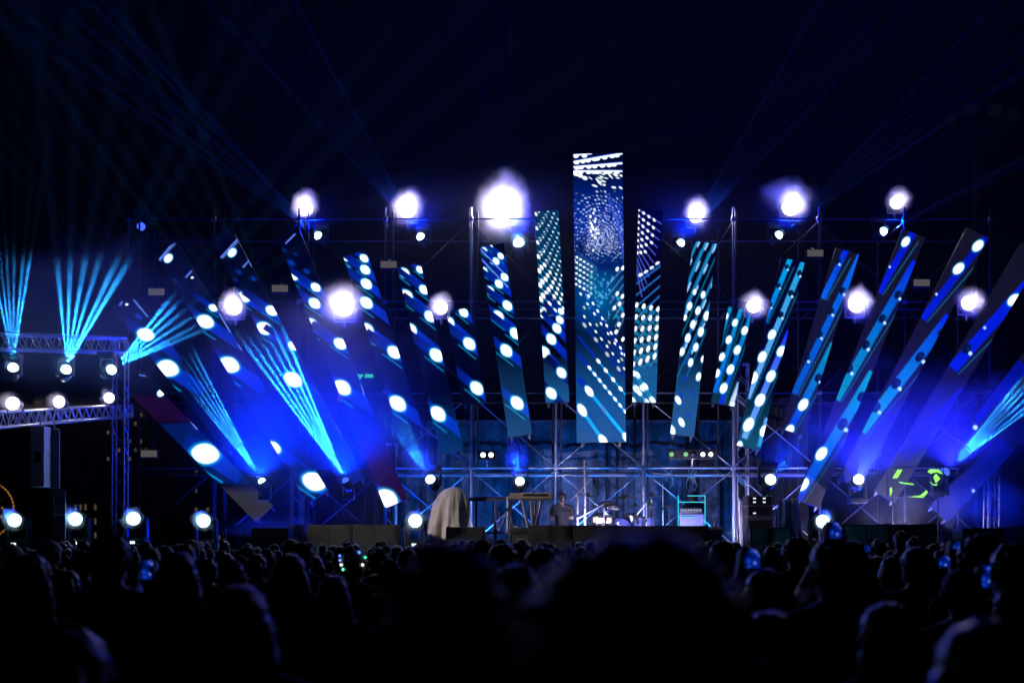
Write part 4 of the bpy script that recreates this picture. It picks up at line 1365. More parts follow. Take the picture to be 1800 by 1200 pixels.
# ---- equipment rack on the right and its surroundings
RACKP = mat('pale_purple_grey_case', (0.30, 0.27, 0.36), 0.45, 0.1, 0.15, 7)
for i, (y0, y1, lab) in enumerate(((887, 870, 'top amplifier case of the rack stack, with four lit displays'), (907, 888, 'middle amplifier case of the rack stack'), (936, 908, 'lowest amplifier case of the rack stack'))):
    Yk = 22.2
    za, zb = px_z(y0, Yk), px_z(y1, Yk)
    if i == 2: za = DECK_Z + 0.004
    t = empty('amplifier_case', (px_x(1336, Yk), Yk, za), 0, lab, 'amplifier', 'stacked amplifier cases')
    h = zb - za - 0.006
    MB().cbox((0, 0.22, h / 2), (0.50, 0.44, h), 0.01).build('case', RACKP, t)
    MB().box((0, -0.004, h / 2), (0.44, 0.012, h * 0.8)).build('front_panel', mat('dark_front_panel', (0.06, 0.055, 0.09), 0.4), t)
    for s in (-1, 1):
        MB().tube((s * 0.22, -0.02, h * 0.25), (s * 0.22, -0.02, h * 0.75), 0.008).build('handle', CHROME, t)
    nn = (2, 2) if i == 0 else ((1, 1) if i == 1 else (0, 0))
    for r_ in range(nn[0]):
        for c_ in range(2):
            if i == 1 and c_ == 1: continue
            MB().box((-0.11 + c_ * 0.19, -0.014, h * (0.3 + 0.4 * r_)), (0.05, 0.008, 0.022)).build('display', DISPLAY, t)
PALECLOTH = mat('pale_unbleached_cloth', (0.60, 0.55, 0.58), 0.85, 0, 0.10, 4, 0.15, 40)
cloth('white_drape', px_x(1296, 23.0), px_x(1312, 23.0), DECK_Z + 0.01, px_z(880, 23.0), 23.0, PALECLOTH, 'narrow pale cloth hanging left of the amplifier rack', 'drape', 0.03, 1.5, 20, 14, 0.1, 21, 'pale cloths about the right rack')
cloth('white_drape', px_x(1359, 22.9), px_x(1414, 22.9), DECK_Z + 0.01, px_z(876, 22.9), 22.9, PALECLOTH, 'wide pale cloth hanging right of the amplifier rack', 'drape', 0.05, 2.2, 40, 18, 0.35, 22, 'pale cloths about the right rack')
cloth('white_drape', px_x(506, 22.1), px_x(536, 22.1), DECK_Z + 0.01, px_z(922, 22.1), 22.1, PALECLOTH, 'pale cloth hanging between the left speakers', 'drape', 0.02, 1.6, 24, 12, 0.0, 23)
cloth('white_drape', px_x(1770, 22.3), px_x(1840, 22.3), DECK_Z + 0.01, px_z(926, 22.3), 22.3, PALECLOTH, 'pale cloth right of the far right speaker', 'drape', 0.03, 2.6, 40, 12, 0.0, 24)
cloth('white_drape', px_x(1650, 22.1), px_x(1694, 22.1), DECK_Z + 0.01, px_z(934, 22.1), 22.1, PALECLOTH, 'low pale cloth between the two right speaker groups', 'drape', 0.02, 1.6, 24, 12, 0.0, 25)
fc = empty('flight_case', (px_x(1253, 22.0), 22.0, DECK_Z + 0.004), 0, 'plain lilac blue case beside the centre speaker row', 'case')
MB().cbox((0, 0.15, 0.23), (0.31, 0.34, 0.46), 0.012).build('box', mat('lilac_blue_laminate', (0.30, 0.32, 0.62), 0.5, 0, 0.08), fc)
for s in (-1, 1):
    MB().box((s * 0.158, -0.02, 0.23), (0.02, 0.02, 0.46)).build('edge_strip', ALU, fc)
cbp = [(0.1 * math.sin(i * 0.5), -0.035, 0.44 - i * 0.03) for i in range(12)]
MB().path(cbp, 0.007).build('cable', BLACK, fc)
mc = MB().tube((0, 0, 0), (0, 0, 0.10), 0.010).ball((0, 0, 0.125), 0.035).build('small_microphone', PINKISH, None, (px_x(1256, 22.1), 22.15, DECK_Z + 0.466))
tag(mc, 'small pale microphone standing on the lilac blue case', 'microphone')

# ---- green neon shapes on a dark screen at the right
ng = empty('neon_sign', (px_x(1610, 22.5), 22.5, px_z(872, 22.5)), 0, 'broken bright green neon shapes on a thin black frame, low on the right', 'neon sign')
o0 = Vector((px_x(1610, 22.5), 22.5, px_z(872, 22.5)))
for z_ in (0.0, 0.30, 0.58):
    MB().tube((-0.56, 0.03, z_), (0.56, 0.03, z_), 0.010).build('frame_bar', BLACK, ng)
for x_ in (-0.56, 0.56):
    MB().tube((x_, 0.03, -0.03), (x_, 0.03, 0.60), 0.010).build('frame_bar', BLACK, ng)
for pts in ([(1578, 825), (1586, 825), (1577, 840), (1569, 840)], [(1579, 846), (1605, 850), (1606, 852), (1584, 849)], [(1564, 858), (1567, 856), (1568, 862), (1565, 871)], [(1597, 873), (1618, 870), (1629, 861), (1630, 866), (1622, 874)],
            [(1630, 828), (1636, 824), (1650, 825), (1657, 833), (1646, 829), (1636, 832)], [(1641, 838), (1645, 832), (1652, 841), (1645, 848)], [(1634, 846), (1640, 851), (1647, 850), (1646, 853), (1640, 852)]):
    q = [at(a, b, 22.5) - o0 for a, b in pts]
    fr = [Vector((p.x, -0.02, p.z)) for p in q]
    bk = [Vector((p.x, 0.01, p.z)) for p in q]
    n = len(q)
    mb = MB()
    mb.add(fr + bk, [tuple(range(n)), tuple(reversed(range(n, 2 * n)))] + [(i, (i + 1) % n, n + (i + 1) % n, n + i) for i in range(n)])
    mb.build('neon_shape', NEON_G, ng)
for s in (-0.45, 0.45):
    MB().tube((s, 0.03, 0.0), (s, 0.03, DECK_Z - o0.z + 0.005), 0.012).build('leg', BLACK, ng)

# ---- added unseen uplights washing the backdrop and the side smoke
for i, px in enumerate((760, 860, 960, 1052, 1156, 1250, 420, 560, 650, 1430, 1560, 1690)):
    t = empty('fill_uplight', (px_x(px, 24.1), 24.1, DECK_Z + 0.12), 0, 'small added floor uplight before the netting, ' + ['leftmost, left of the keyboards', 'behind the long dark keyboard', 'behind the wooden keyboard', 'behind the snare drum', 'right of the drums', 'right of the others, beside the neon lit rack', 'below the lowest left LED screen', 'behind the wide left speaker pair', 'below the half white oval screen foot', 'behind the right floor light', 'behind the right speaker pair', 'near the far right lattice tower'][i], 'fill_uplight', 'added floor uplights before the backdrop')
    MB().lathe([(0.07, 0.10), (0.08, 0.0), (0.06, -0.09), (0.02, -0.10)], 16, (0, 0, 0), (0, 0.5, 1)).build('housing', BLACK, t)
    MB().lathe([(0.068, 0.101), (0.03, 0.108), (0.004, 0.11)], 16, (0, 0, 0), (0, 0.5, 1)).build('lens', LENS_COOL, t)
    MB().box((0, 0, -0.11), (0.14, 0.10, 0.02)).build('foot', BLACK, t)
    spot(t, (0, 0.09, 0.16), (0, 1.0, 0.75) if i < 6 else (0, -0.3, 1.0), 220 if i < 6 else 480, (0.005, 0.17, 1.0) if i < 6 else (0.0, 0.02, 1.0), 66 if i < 6 else 80, 0.8, 0.04)

# ---- column speakers at the left truss
PALEFACE = mat('pale_speaker_face', (0.78, 0.75, 0.76), 0.6, 0, 0.15, 10, 0.2, 60)
BLUE_LIGHT_BOX = mat('speaker_side_painted_blue_light', (0.10, 0.16, 0.26), 0.5, 0, 0.15)  # blue light on the cabinets painted as their base colour
Yc = 18.6
ls = empty('hanging_speaker', at(65, 855, Yc), 0, 'pale narrow loudspeaker hanging from the lower left truss', 'speaker')
h = px_z(748, Yc) - px_z(855, Yc)
MB().cbox((0, 0.14, h / 2), (0.235, 0.28, h), 0.02).build('cabinet', PALEFACE, ls)
MB().box((0.01, -0.004, h * 0.49), (0.10, 0.012, 0.17)).build('dark_horn', BLACK, ls)
MB().tube((0, 0.14, h), (0, 0.14, h + 0.14), 0.012).build('hanger', STEEL, ls)
ls = empty('hanging_speaker', at(95, 858, Yc + 0.3), R(20), 'two piece loudspeaker with painted blue light hanging beside the pale one', 'speaker')
for i in range(2):
    MB().cbox((0, 0.12, h * (0.25 + 0.5 * i)), (0.17, 0.24, h * 0.49), 0.012).build('cabinet', BLUE_LIGHT_BOX, ls)
MB().box((-0.088, 0.10, h / 2), (0.012, 0.20, h * 0.96)).build('front_grille', PALEFACE, ls)
MB().tube((0, 0.14, h), (0, 0.14, h + 0.14), 0.012).build('hanger', STEEL, ls)
ls = empty('standing_speaker', (px_x(105, Yc + 0.6), Yc + 0.6, 0.0), R(20), 'tall loudspeaker with painted blue light standing on a plinth below the hanging ones', 'speaker')
zt, z0 = px_z(862, Yc + 0.6), px_z(947, Yc + 0.6)
for i in range(2):
    MB().cbox((0, 0.12, z0 + (zt - z0) * (0.25 + 0.5 * i)), (0.18, 0.26, (zt - z0) * 0.49), 0.012).build('cabinet', BLUE_LIGHT_BOX, ls)
MB().box((-0.093, 0.10, (z0 + zt) / 2), (0.012, 0.20, (zt - z0) * 0.96)).build('front_grille', PALEFACE, ls)
MB().cbox((0, 0.12, z0 / 2), (0.5, 0.5, z0 - 0.01), 0.02).build('plinth', BLACKWOOD, ls)
# ---------------------------------------------------------------- the crowd
def capsule(mb, a, b, ra, rb_, n=14, flat=1.0):
    """a tapered limb piece with round ends; flat < 1 makes it shallower front to back"""
    a, b = Vector(a), Vector(b)
    d = b - a
    L = d.length
    if L < 1e-5:
        d = Vector((0, 0, 1)); L = 1e-5
    d.normalize()
    e = Vector((1, 0, 0)) if abs(d.x) < 0.8 else Vector((0, 0, 1))
    s = (e - d * e.dot(d)).normalized()
    t = d.cross(s)
    rings = []
    for i in range(5):
        ph = math.pi / 2 * (1 - i / 4)
        rings.append((a - d * ra * math.sin(ph), max(ra * math.cos(ph), 1e-4)))
    for i in range(5):
        ph = math.pi / 2 * (i / 4)
        rings.append((b + d * rb_ * math.sin(ph), max(rb_ * math.cos(ph), 1e-4)))
    v, f = [], []
    for c, r in rings:
        for k in range(n):
            th = 2 * math.pi * k / n
            v.append(c + s * math.cos(th) * r + t * math.sin(th) * r * flat)
    for i in range(len(rings) - 1):
        for k in range(n):
            f.append((i * n + k, i * n + (k + 1) % n, (i + 1) * n + (k + 1) % n, (i + 1) * n + k))
    f.append(tuple(reversed(range(n))))
    f.append(tuple(range((len(rings) - 1) * n, len(rings) * n)))
    mb.add(v, f, True)


def blob(mb, c, s):
    mb.ball(c, 1.0, 18, 12, s)


def remesh(mb, voxel, name, smooth=3, noise=0.0, nsc=60.0):
    """join overlapping shapes into one continuous skin"""
    me = mb.mesh(name + '_raw')
    o = bpy.data.objects.new(name + '_raw', me)
    COL.objects.link(o)
    m = o.modifiers.new('r', 'REMESH')
    m.mode = 'VOXEL'
    m.voxel_size = voxel
    m.use_smooth_shade = True
    if smooth:
        s = o.modifiers.new('s', 'SMOOTH')
        s.factor = 0.5
        s.iterations = smooth
    if noise:
        tx = bpy.data.textures.new(name, 'CLOUDS')
        tx.noise_scale = nsc
        dm = o.modifiers.new('d', 'DISPLACE')
        dm.texture = tx
        dm.strength = noise
        dm.mid_level = 0.5
    dg = bpy.context.evaluated_depsgraph_get()
    res = bpy.data.meshes.new_from_object(o.evaluated_get(dg))
    res.name = name
    bpy.data.objects.remove(o)
    bpy.data.meshes.remove(me)
    return res


def hand(mb, w, d, side, palm, spread=0.0, curl=0.25):
    """a palm, four fingers of unequal length and a thumb that leaves the side of the palm.
    w wrist, d pointing direction of the fingers, palm direction the palm faces"""
    d = Vector(d).normalized()
    palm = Vector(palm)
    palm = (palm - d * palm.dot(d)).normalized()
    across = d.cross(palm).normalized() * side
    w = Vector(w)
    k = w + d * 0.085
    for i in range(4):
        o = (i - 1.5) * 0.019
        capsule(mb, w + across * o * 0.7 + d * 0.012, k + across * o, 0.015, 0.0125)
    for i, (ln) in enumerate((0.068, 0.078, 0.072, 0.056)):
        o = (i - 1.5) * 0.021
        fd = (d + across * (i - 1.5) * (0.06 + spread * 0.16)).normalized()
        p0 = k + across * o
        p1 = p0 + fd * ln * 0.5
        p2 = p1 + (fd + palm * curl).normalized() * ln * 0.32
        p3 = p2 + (fd + palm * curl * 2.2).normalized() * ln * 0.26
        capsule(mb, p0, p1, 0.0105, 0.0098, 10)
        capsule(mb, p1, p2, 0.0098, 0.009, 10)
        capsule(mb, p2, p3, 0.009, 0.008, 10)
    t0 = w + d * 0.03 - across * 0.030
    t1 = t0 + (d * 0.6 - across * (0.7 + spread * 0.4) + palm * 0.25).normalized() * 0.045
    t2 = t1 + (d * 0.9 - across * 0.3 + palm * 0.3).normalized() * 0.032
    capsule(mb, t0, t1, 0.014, 0.011, 10)
    capsule(mb, t1, t2, 0.011, 0.009, 10)


ARMS = {  # elbow, wrist, finger direction, palm direction for the right arm (x > 0); mirrored for the left
    'down': ((0.245, -0.035, 1.13), (0.235, 0.07, 0.90), (0.0, 0.25, -1), (-1, 0, 0)),
    'phone': ((0.205, 0.20, 1.24), (0.075, 0.36, 1.46), (-0.15, 0.05, 1), (-1, 0.2, 0)),
    'phone_high': ((0.20, 0.22, 1.42), (0.06, 0.30, 1.66), (-0.1, 0.05, 1), (-1, 0.2, 0)),
    'up': ((0.26, 0.06, 1.62), (0.24, 0.10, 1.87), (0.05, 0.05, 1), (0, 1, 0)),
    'fold': ((0.24, 0.02, 1.15), (0.06, 0.20, 1.20), (-1, 0.2, 0.1), (0, -1, 0)),
}


def make_body(key, arms=('down', 'down'), wide=1.0, turn=0.0, tilt=0.0, seated=False):
    """returns (body, shirt, trousers) meshes of a standing figure 1.70 m tall that looks along +Y"""
    b, sh, tr = MB(), MB(), MB()
    W = wide
    for s in (-1, 1):
        hip, knee, ank, toe = (s * 0.095 * W, 0, 0.90), (s * 0.105, 0.015, 0.47), (s * 0.11, -0.02, 0.085), (s * 0.13, 0.17, 0.035)
        if seated: knee, ank, toe = (s * 0.14, 0.42, 0.93), (s * 0.14, 0.38, 0.535), (s * 0.15, 0.55, 0.485)
        capsule(b, hip, knee, 0.082 * W, 0.054); capsule(b, knee, ank, 0.054, 0.036); capsule(b, ank, toe, 0.042, 0.032)
        capsule(b, Vector(ank) + Vector((0, -0.03, -0.045)), Vector(ank) + Vector((0.005, 0.07, -0.04)), 0.038, 0.04)
        capsule(tr, hip, knee, 0.095 * W, 0.072); capsule(tr, knee, Vector(ank) + Vector((0, 0.005, 0.045)), 0.072, 0.062)
    capsule(b, (-0.07 * W, 0, 0.94), (0.07 * W, 0, 0.94), 0.105, 0.105, flat=0.9)
    capsule(tr, (-0.07 * W, 0, 0.94), (0.07 * W, 0, 0.94), 0.118, 0.118, flat=0.9)
    capsule(b, (0, 0.005, 0.98), (0, 0.01, 1.25), 0.135 * W, 0.150 * W, flat=0.72)
    capsule(b, (-0.085 * W, 0.0, 1.28), (0.085 * W, 0.0, 1.28), 0.105, 0.105, flat=0.9)
    capsule(b, (-0.16 * W, -0.01, 1.385), (0.16 * W, -0.01, 1.385), 0.058, 0.058)
    for s in (-1, 1):                                   # trapezius
        capsule(b, (0, -0.02, 1.47), (s * 0.16 * W, -0.015, 1.395), 0.050, 0.045)
        capsule(sh, (s * 0.03, -0.02, 1.445), (s * 0.165 * W, -0.015, 1.395), 0.056, 0.058)
    capsule(sh, (0, 0.005, 0.93), (0, 0.01, 1.25), 0.152 * W, 0.162 * W, flat=0.76)
    capsule(sh, (-0.085 * W, 0, 1.28), (0.085 * W, 0, 1.28), 0.116, 0.116, flat=0.92)
    capsule(sh, (-0.16 * W, -0.01, 1.38), (0.16 * W, -0.01, 1.38), 0.068, 0.068)
    for s, arm in zip((-1, 1), arms):
        e, w, fd, pd = [Vector(q) for q in ARMS[arm]]
        for q in (e, w, fd, pd): q.x *= s
        shd = Vector((s * 0.195 * W, -0.01, 1.38))
        if arm == 'down': e.x *= W; w.x *= W
        capsule(b, shd, e, 0.054, 0.041); capsule(b, e, w, 0.042, 0.027)
        capsule(sh, shd, shd + (e - shd) * 0.62, 0.064, 0.062)
        hand(b, w, fd, s, pd, 1.0 if arm == 'up' else 0.1, 0.15 if arm == 'up' else 0.5)
    # neck, head with jaw, brow, nose, lips, ears
    hd = MB()
    capsule(hd, (0, -0.015, 1.42), (0, 0.0, 1.53), 0.056, 0.052)
    blob(hd, (0, 0.0, 1.605), (0.074, 0.094, 0.095))
    blob(hd, (0, 0.035, 1.545), (0.056, 0.060, 0.068))
    blob(hd, (0, 0.066, 1.495), (0.026, 0.024, 0.020))
    capsule(hd, (0, 0.092, 1.61), (0, 0.112, 1.572), 0.010, 0.014)
    capsule(hd, (-0.02, 0.088, 1.532), (0.02, 0.088, 1.532), 0.009, 0.009)
    for s in (-1, 1):
        capsule(hd, (s * 0.018, 0.085, 1.63), (s * 0.045, 0.072, 1.632), 0.010, 0.009)
        capsule(hd, (s * 0.076, -0.005, 1.565), (s * 0.080, -0.012, 1.605), 0.012, 0.016)
    rot = Euler((tilt, 0, turn)).to_matrix()
    pv = Vector((0, -0.01, 1.45))
    hd.v = [tuple(rot @ (Vector(p) - pv) + pv) for p in hd.v]
    b.add(hd.v, hd.f, True)
    if seated:
        for q in (b, sh, tr): q.v = [(x_, y_, z_ - 0.45) for x_, y_, z_ in q.v]
    return (remesh(b, 0.0085, 'body_' + key), remesh(sh, 0.013, 'shirt_' + key, 4, 0.008, 0.12), remesh(tr, 0.014, 'trousers_' + key, 3, 0.008, 0.12), rot, pv)


def make_hair(key, style, rot, pv, drop=0.0):
    h = MB()
    r_ = random.Random(key)
    if style in ('short', 'long', 'bun', 'curly', 'pony', 'bob'):
        blob(h, (0, -0.012, 1.628), (0.084, 0.098, 0.086))
        blob(h, (0, -0.040, 1.59), (0.080, 0.070, 0.085))
    if style == 'short':
        capsule(h, (-0.03, -0.06, 1.54), (0.03, -0.06, 1.54), 0.036, 0.036)
        for i in range(26):
            a, b_ = r_.uniform(0, 6.28), r_.uniform(0.1, 1.2)
            p = Vector((0.078 * math.sin(b_) * math.cos(a), -0.015 + 0.094 * math.sin(b_) * math.sin(a), 1.63 + 0.084 * math.cos(b_)))
            capsule(h, p, p + Vector((r_.uniform(-.02, .02), r_.uniform(-.01, .02), 0.012)), 0.016, 0.004, 8)
    if style == 'long':
        for i in range(30):
            a = math.pi + (i / 29) * math.pi
            p = Vector((0.078 * math.cos(a), -0.012 + 0.084 * math.sin(a), 1.60))
            q = p + Vector((p.x * 0.45 + r_.uniform(-.015, .015), -0.025 + r_.uniform(-.02, .01), -0.16))
            e = q + Vector((r_.uniform(-.03, .03), r_.uniform(-.02, .02), -0.12 - r_.uniform(0, 0.07)))
            capsule(h, p, q, 0.020, 0.020, 8); capsule(h, q, e, 0.020, 0.007, 8)
    if style == 'bob':
        for i in range(26):
            a = math.pi + (i / 25) * math.pi
            p = Vector((0.08 * math.cos(a), -0.012 + 0.086 * math.sin(a), 1.60))
            capsule(h, p, p + Vector((p.x * 0.3 + r_.uniform(-.01, .01), -0.01, -0.12)), 0.022, 0.012, 8)
    if style == 'bun':
        blob(h, (0, -0.085, 1.70), (0.045, 0.045, 0.042))
    if style == 'pony':
        capsule(h, (0, -0.10, 1.64), (0.01, -0.15, 1.56), 0.03, 0.032); capsule(h, (0.01, -0.15, 1.56), (0.02, -0.13, 1.38), 0.032, 0.010)
    if style == 'curly':
        for i in range(110):
            a, b_ = r_.uniform(0, 6.28), math.acos(r_.uniform(-0.55, 1))
            y = math.sin(b_) * math.sin(a)
            if y > 0.55 and math.cos(b_) < 0.4: continue
            p = Vector((0.10 * math.sin(b_) * math.cos(a), -0.025 + 0.10 * y, 1.625 + 0.105 * math.cos(b_)))
            blob(h, p, (0.024, 0.024, 0.024))
    if style == 'cap':
        blob(h, (0, -0.005, 1.635), (0.084, 0.098, 0.078))
        for i in range(9):
            t = (i - 4) / 4
            capsule(h, (t * 0.06, 0.07, 1.640), (t * 0.055, 0.165 - 0.03 * t * t, 1.625), 0.010, 0.007, 8)
        blob(h, (0, -0.005, 1.714), (0.012, 0.012, 0.008))
    if style == 'bucket':
        blob(h, (0, -0.005, 1.64), (0.086, 0.10, 0.075))
        h.lathe([(0.085, 1.63), (0.145, 1.575), (0.15, 1.57), (0.088, 1.615)], 24, (0, -0.005, 0))
    h.v = [tuple(rot @ (Vector(p) - pv) + pv) for p in h.v]
    if drop: h.v = [(x_, y_, z_ - drop) for x_, y_, z_ in h.v]
    return remesh(h, 0.009, 'hair_' + key, 1, 0.024 if style not in ('cap', 'bucket') else 0.0, 0.022)


SKIN = [mat('skin_' + n, c, 0.5, 0, 0.10, 20) for n, c in (('light', (0.48, 0.30, 0.22)), ('tan', (0.36, 0.21, 0.14)), ('brown', (0.20, 0.11, 0.07)))]
HAIR = [mat('hair_' + n, c, 0.42, 0, 0.35, 60) for n, c in (('black', (0.010, 0.009, 0.009)), ('dark_brown', (0.03, 0.018, 0.012)), ('brown', (0.07, 0.04, 0.022)), ('grey', (0.35, 0.34, 0.33)))]
CAPS = [mat('cap_' + n, c, 0.75, 0, 0.12, 30) for n, c in (('white', (0.62, 0.60, 0.57)), ('black', (0.015, 0.015, 0.016)), ('navy', (0.02, 0.03, 0.09)))]
SHIRT = [mat('shirt_' + n, c, 0.85, 0, 0.15, 8, 0.15, 120) for n, c in (('black', (0.018, 0.018, 0.02)), ('charcoal', (0.05, 0.05, 0.055)), ('navy', (0.02, 0.03, 0.08)), ('white', (0.55, 0.54, 0.52)), ('grey', (0.22, 0.22, 0.23)), ('red', (0.22, 0.03, 0.03)), ('olive', (0.08, 0.08, 0.04)))]
TROUS = [mat('trousers_' + n, c, 0.85, 0, 0.15, 8) for n, c in (('denim', (0.04, 0.06, 0.12)), ('black', (0.02, 0.02, 0.022)), ('khaki', (0.22, 0.17, 0.11)))]

ARCH = {}
for key, arms, wide, turn, tilt, style in (
        ('man', ('down', 'down'), 1.08, 0.0, 0.0, 'short'), ('man_look', ('down', 'fold'), 1.05, 0.5, 0.0, 'short'), ('woman', ('fold', 'fold'), 0.90, -0.2, 0.0, 'long'),
        ('woman_pony', ('down', 'fold'), 0.90, 0.3, 0.0, 'pony'), ('man_cap', ('down', 'down'), 1.05, -0.3, 0.0, 'cap'), ('woman_bob', ('fold', 'down'), 0.92, 0.1, 0.0, 'bob'),
        ('curly', ('down', 'down'), 1.0, 0.1, 0.0, 'curly'), ('filmer', ('phone', 'phone'), 0.98, 0.0, 0.0, 'short'), ('filmer_high', ('phone_high', 'phone_high'), 0.92, 0.0, -0.08, 'long'),
        ('waver', ('down', 'up'), 0.98, 0.0, -0.05, 'curly'), ('bun', ('down', 'down'), 0.92, -0.3, 0.0, 'bun'), ('seated', ('fold', 'fold'), 1.05, 0.2, 0.0, 'short')):
    bo_, sh_, tr_, rot, pv = make_body(key, arms, wide, turn, tilt, key == 'seated')
    ha_ = make_hair(key, style, rot, pv, 0.45 if key == 'seated' else 0.0)
    for me in (bo_, sh_, tr_, ha_):
        me.materials.clear()
        me.materials.append(SKIN[0])
    ARCH[key] = (bo_, sh_, tr_, ha_, style)


def put(me, name, m, parent):
    o = bpy.data.objects.new(name, me)
    o.material_slots[0].link = 'OBJECT'
    o.material_slots[0].material = m
    return link(o, parent)


def person(key, x, y, height, label, rz=0.0, skin=None, hair=None, shirt=None, trous=None, group='spectators', z=0.0):
    r_ = random.Random(int(x * 977 + y * 331))
    bo_, sh_, tr_, ha_, style = ARCH[key]
    t = empty('person', (x, y, z + 0.005), rz, label, 'person', group)
    k = height / (1.715 if style not in ('bun', 'curly') else 1.74)
    t.scale = (k, k, k)
    put(bo_, 'body', skin or r_.choice(SKIN), t)
    put(sh_, 'shirt', shirt or r_.choice(SHIRT[:3] + SHIRT[:3] + SHIRT), t)
    put(tr_, 'trousers', trous or r_.choice(TROUS), t)
    if style in ('cap', 'bucket'):
        put(ha_, 'cap', hair or r_.choice(CAPS), t)
    else:
        put(ha_, 'hair', hair or r_.choice(HAIR[:3]), t)
    return t


HW = 0.178
placed = []     # (x, y, px, width px, top px)


def from_px(px, top, w):
    Y = FX * HW / w
    return (px - 900.0) * Y / FX, Y, CAM_Z + (HORIZON - top) * Y / FX


FRONT = [
    # px, top, head width, kind, label, options
    (1112, 962, 325, 'curly', 'huge blurred dark head of the nearest spectator, right of centre', dict(hair=HAIR[0], shirt=SHIRT[0])),
    (786, 972, 225, 'man', 'large blurred dark head of a near spectator, left of centre', dict(hair=HAIR[0], shirt=SHIRT[0])),
    (905, 1000, 105, 'man_look', 'grey haired spectator peeping out right of the large blurred head', dict(hair=HAIR[3], shirt=SHIRT[4])),
    (195, 941, 72, 'man', 'tall short haired man standing out in the crowd at the left', dict(hair=HAIR[1], shirt=SHIRT[0])),
    (52, 975, 82, 'woman', 'long haired spectator at the far left, arm bare', dict(hair=HAIR[0], shirt=SHIRT[0])),
    (313, 970, 70, 'woman_bob', 'dark haired spectator right of the first lit phone', dict(hair=HAIR[0])),
    (407, 985, 52, 'man', 'broad shouldered spectator in a dark shirt left of centre', dict(hair=HAIR[0], shirt=SHIRT[2])),
    (366, 984, 38, 'man_look', 'smaller head beside the broad shouldered spectator', {}),
    (452, 974, 38, 'woman_pony', 'spectator with tied hair below the single left speaker', {}),
    (510, 974, 62, 'woman', 'long haired spectator with blue light on the hair', dict(hair=HAIR[2])),
    (533, 956, 42, 'man', 'spectator standing tall below the wide left speaker pair', dict(hair=HAIR[0])),
    (586, 1012, 62, 'woman', 'dark long haired spectator below the light up headband', dict(hair=HAIR[0], shirt=SHIRT[2])),
    (622, 962, 46, 'bun', 'spectator wearing a headband of small coloured lights', dict(hair=HAIR[0])),
    (684, 985, 50, 'man', 'spectator half hidden left of the large blurred head', {}),
    (952, 966, 56, 'curly', 'round dark head with a blue rim between the two largest heads', dict(hair=HAIR[0])),
    (1270, 950, 48, 'woman_bob', 'spectator just right of the huge blurred head', {}),
    (1399, 946, 40, 'curly', 'dark round head below the white drape', {}),
    (1466, 951, 88, 'man', 'large dark head of a man below the right floor light', dict(hair=HAIR[0], shirt=SHIRT[0])),
    (1584, 935, 28, 'man', 'small head rising left of centre of the right speaker pair', {}),
    (1608, 946, 32, 'man', 'small head right beside the rising one at the right', {}),
    (1567, 978, 44, 'woman', 'spectator with face turned aside at the right', {}),
    (1612, 961, 58, 'woman_pony', 'spectator with a bright edge on the shoulder strap at the right', dict(shirt=SHIRT[4])),
    (1652, 970, 36, 'man', 'spectator beyond the sideways phone at the right', {}),
    (1706, 985, 33, 'waver', 'far spectator raising a spread pale hand at the right', dict(skin=SKIN[0])),
    (1721, 943, 62, 'curly', 'spectator with bushy hair below the raised hand', dict(hair=HAIR[0])),
    (1774, 962, 70, 'man', 'spectator in the right corner beside a narrow lit phone', dict(hair=HAIR[0], shirt=SHIRT[2])),
    (1690, 1000, 78, 'man_cap', 'dark spectator in front of the bushy haired one at the right', dict(hair=CAPS[1], shirt=SHIRT[0])),
    (22, 958, 36, 'man_cap', 'spectator in a white cap at the left edge', dict(hair=CAPS[0])),
    (88, 950, 40, 'man_cap', 'spectator in a bright pale hat below the column speakers', dict(hair=CAPS[0])),
    (1730, 1090, 190, 'woman', 'near blurred spectator with long hair in the lower right corner', dict(hair=HAIR[0], shirt=SHIRT[0])),
    (1350, 1075, 120, 'woman', 'near dark spectator low between the huge head and the right man', dict(hair=HAIR[1], shirt=SHIRT[0])),
    (420, 1030, 120, 'woman_bob', 'near dark spectator low in the left half', dict(hair=HAIR[0], shirt=SHIRT[0])),
    (130, 1110, 150, 'woman_pony', 'near blurred spectator in the lower left corner', dict(hair=HAIR[0], shirt=SHIRT[2])),
    (1560, 1060, 110, 'woman_bob', 'near dark spectator low in front of the right man', dict(hair=HAIR[0], shirt=SHIRT[0])),
]
for (px, top, w, kind, lab, opt) in FRONT:
    x, Y, hh = from_px(px, top, w)
    if hh < 1.45:
        Y = Y * 1.0
    placed.append((x, Y, px, w, top))
    person(kind, x, Y, max(1.42, min(1.90, hh)), lab, group='spectators near the camera', **opt)

# people who hold up a lit phone, with the phone in their hands
PHONES = [(258, 1001, 20, 32, 5.5, 0.06, 1.49, 'lit phone held upright right of the tall man at the left', 'spectator holding up the phone right of the tall man at the left'),
          (1320, 981, 34, 32, 5.1, 0.0, 1.58, 'square looking blue lit phone right of the huge head', 'spectator holding up the square blue phone right of centre'),
          (1466, 932, 26, 30, 6.2, 0.0, 1.70, 'teal lit phone held high above the right man', 'spectator behind the large dark head of a man, phone held high'),
          (1657, 986, 30, 18, 6.5, 0.05, 1.54, 'phone held sideways showing a teal picture at the right', 'spectator filming with the sideways phone at the right'),
          (1733, 1013, 14, 38, 5.2, 0.08, 1.49, 'narrow lit phone in the right corner crowd', 'spectator holding the narrow lit phone in the right corner'),
          (1521, 963, 15, 12, 9.0, 0.4, 1.58, 'tiny tilted blue phone below the right speakers', 'spectator holding the tiny tilted phone below the right speakers'),
          (1680, 958, 14, 12, 8.0, 0.0, 1.61, 'tiny bright phone below the far right speaker', 'spectator holding the tiny bright phone below the far right speaker')]
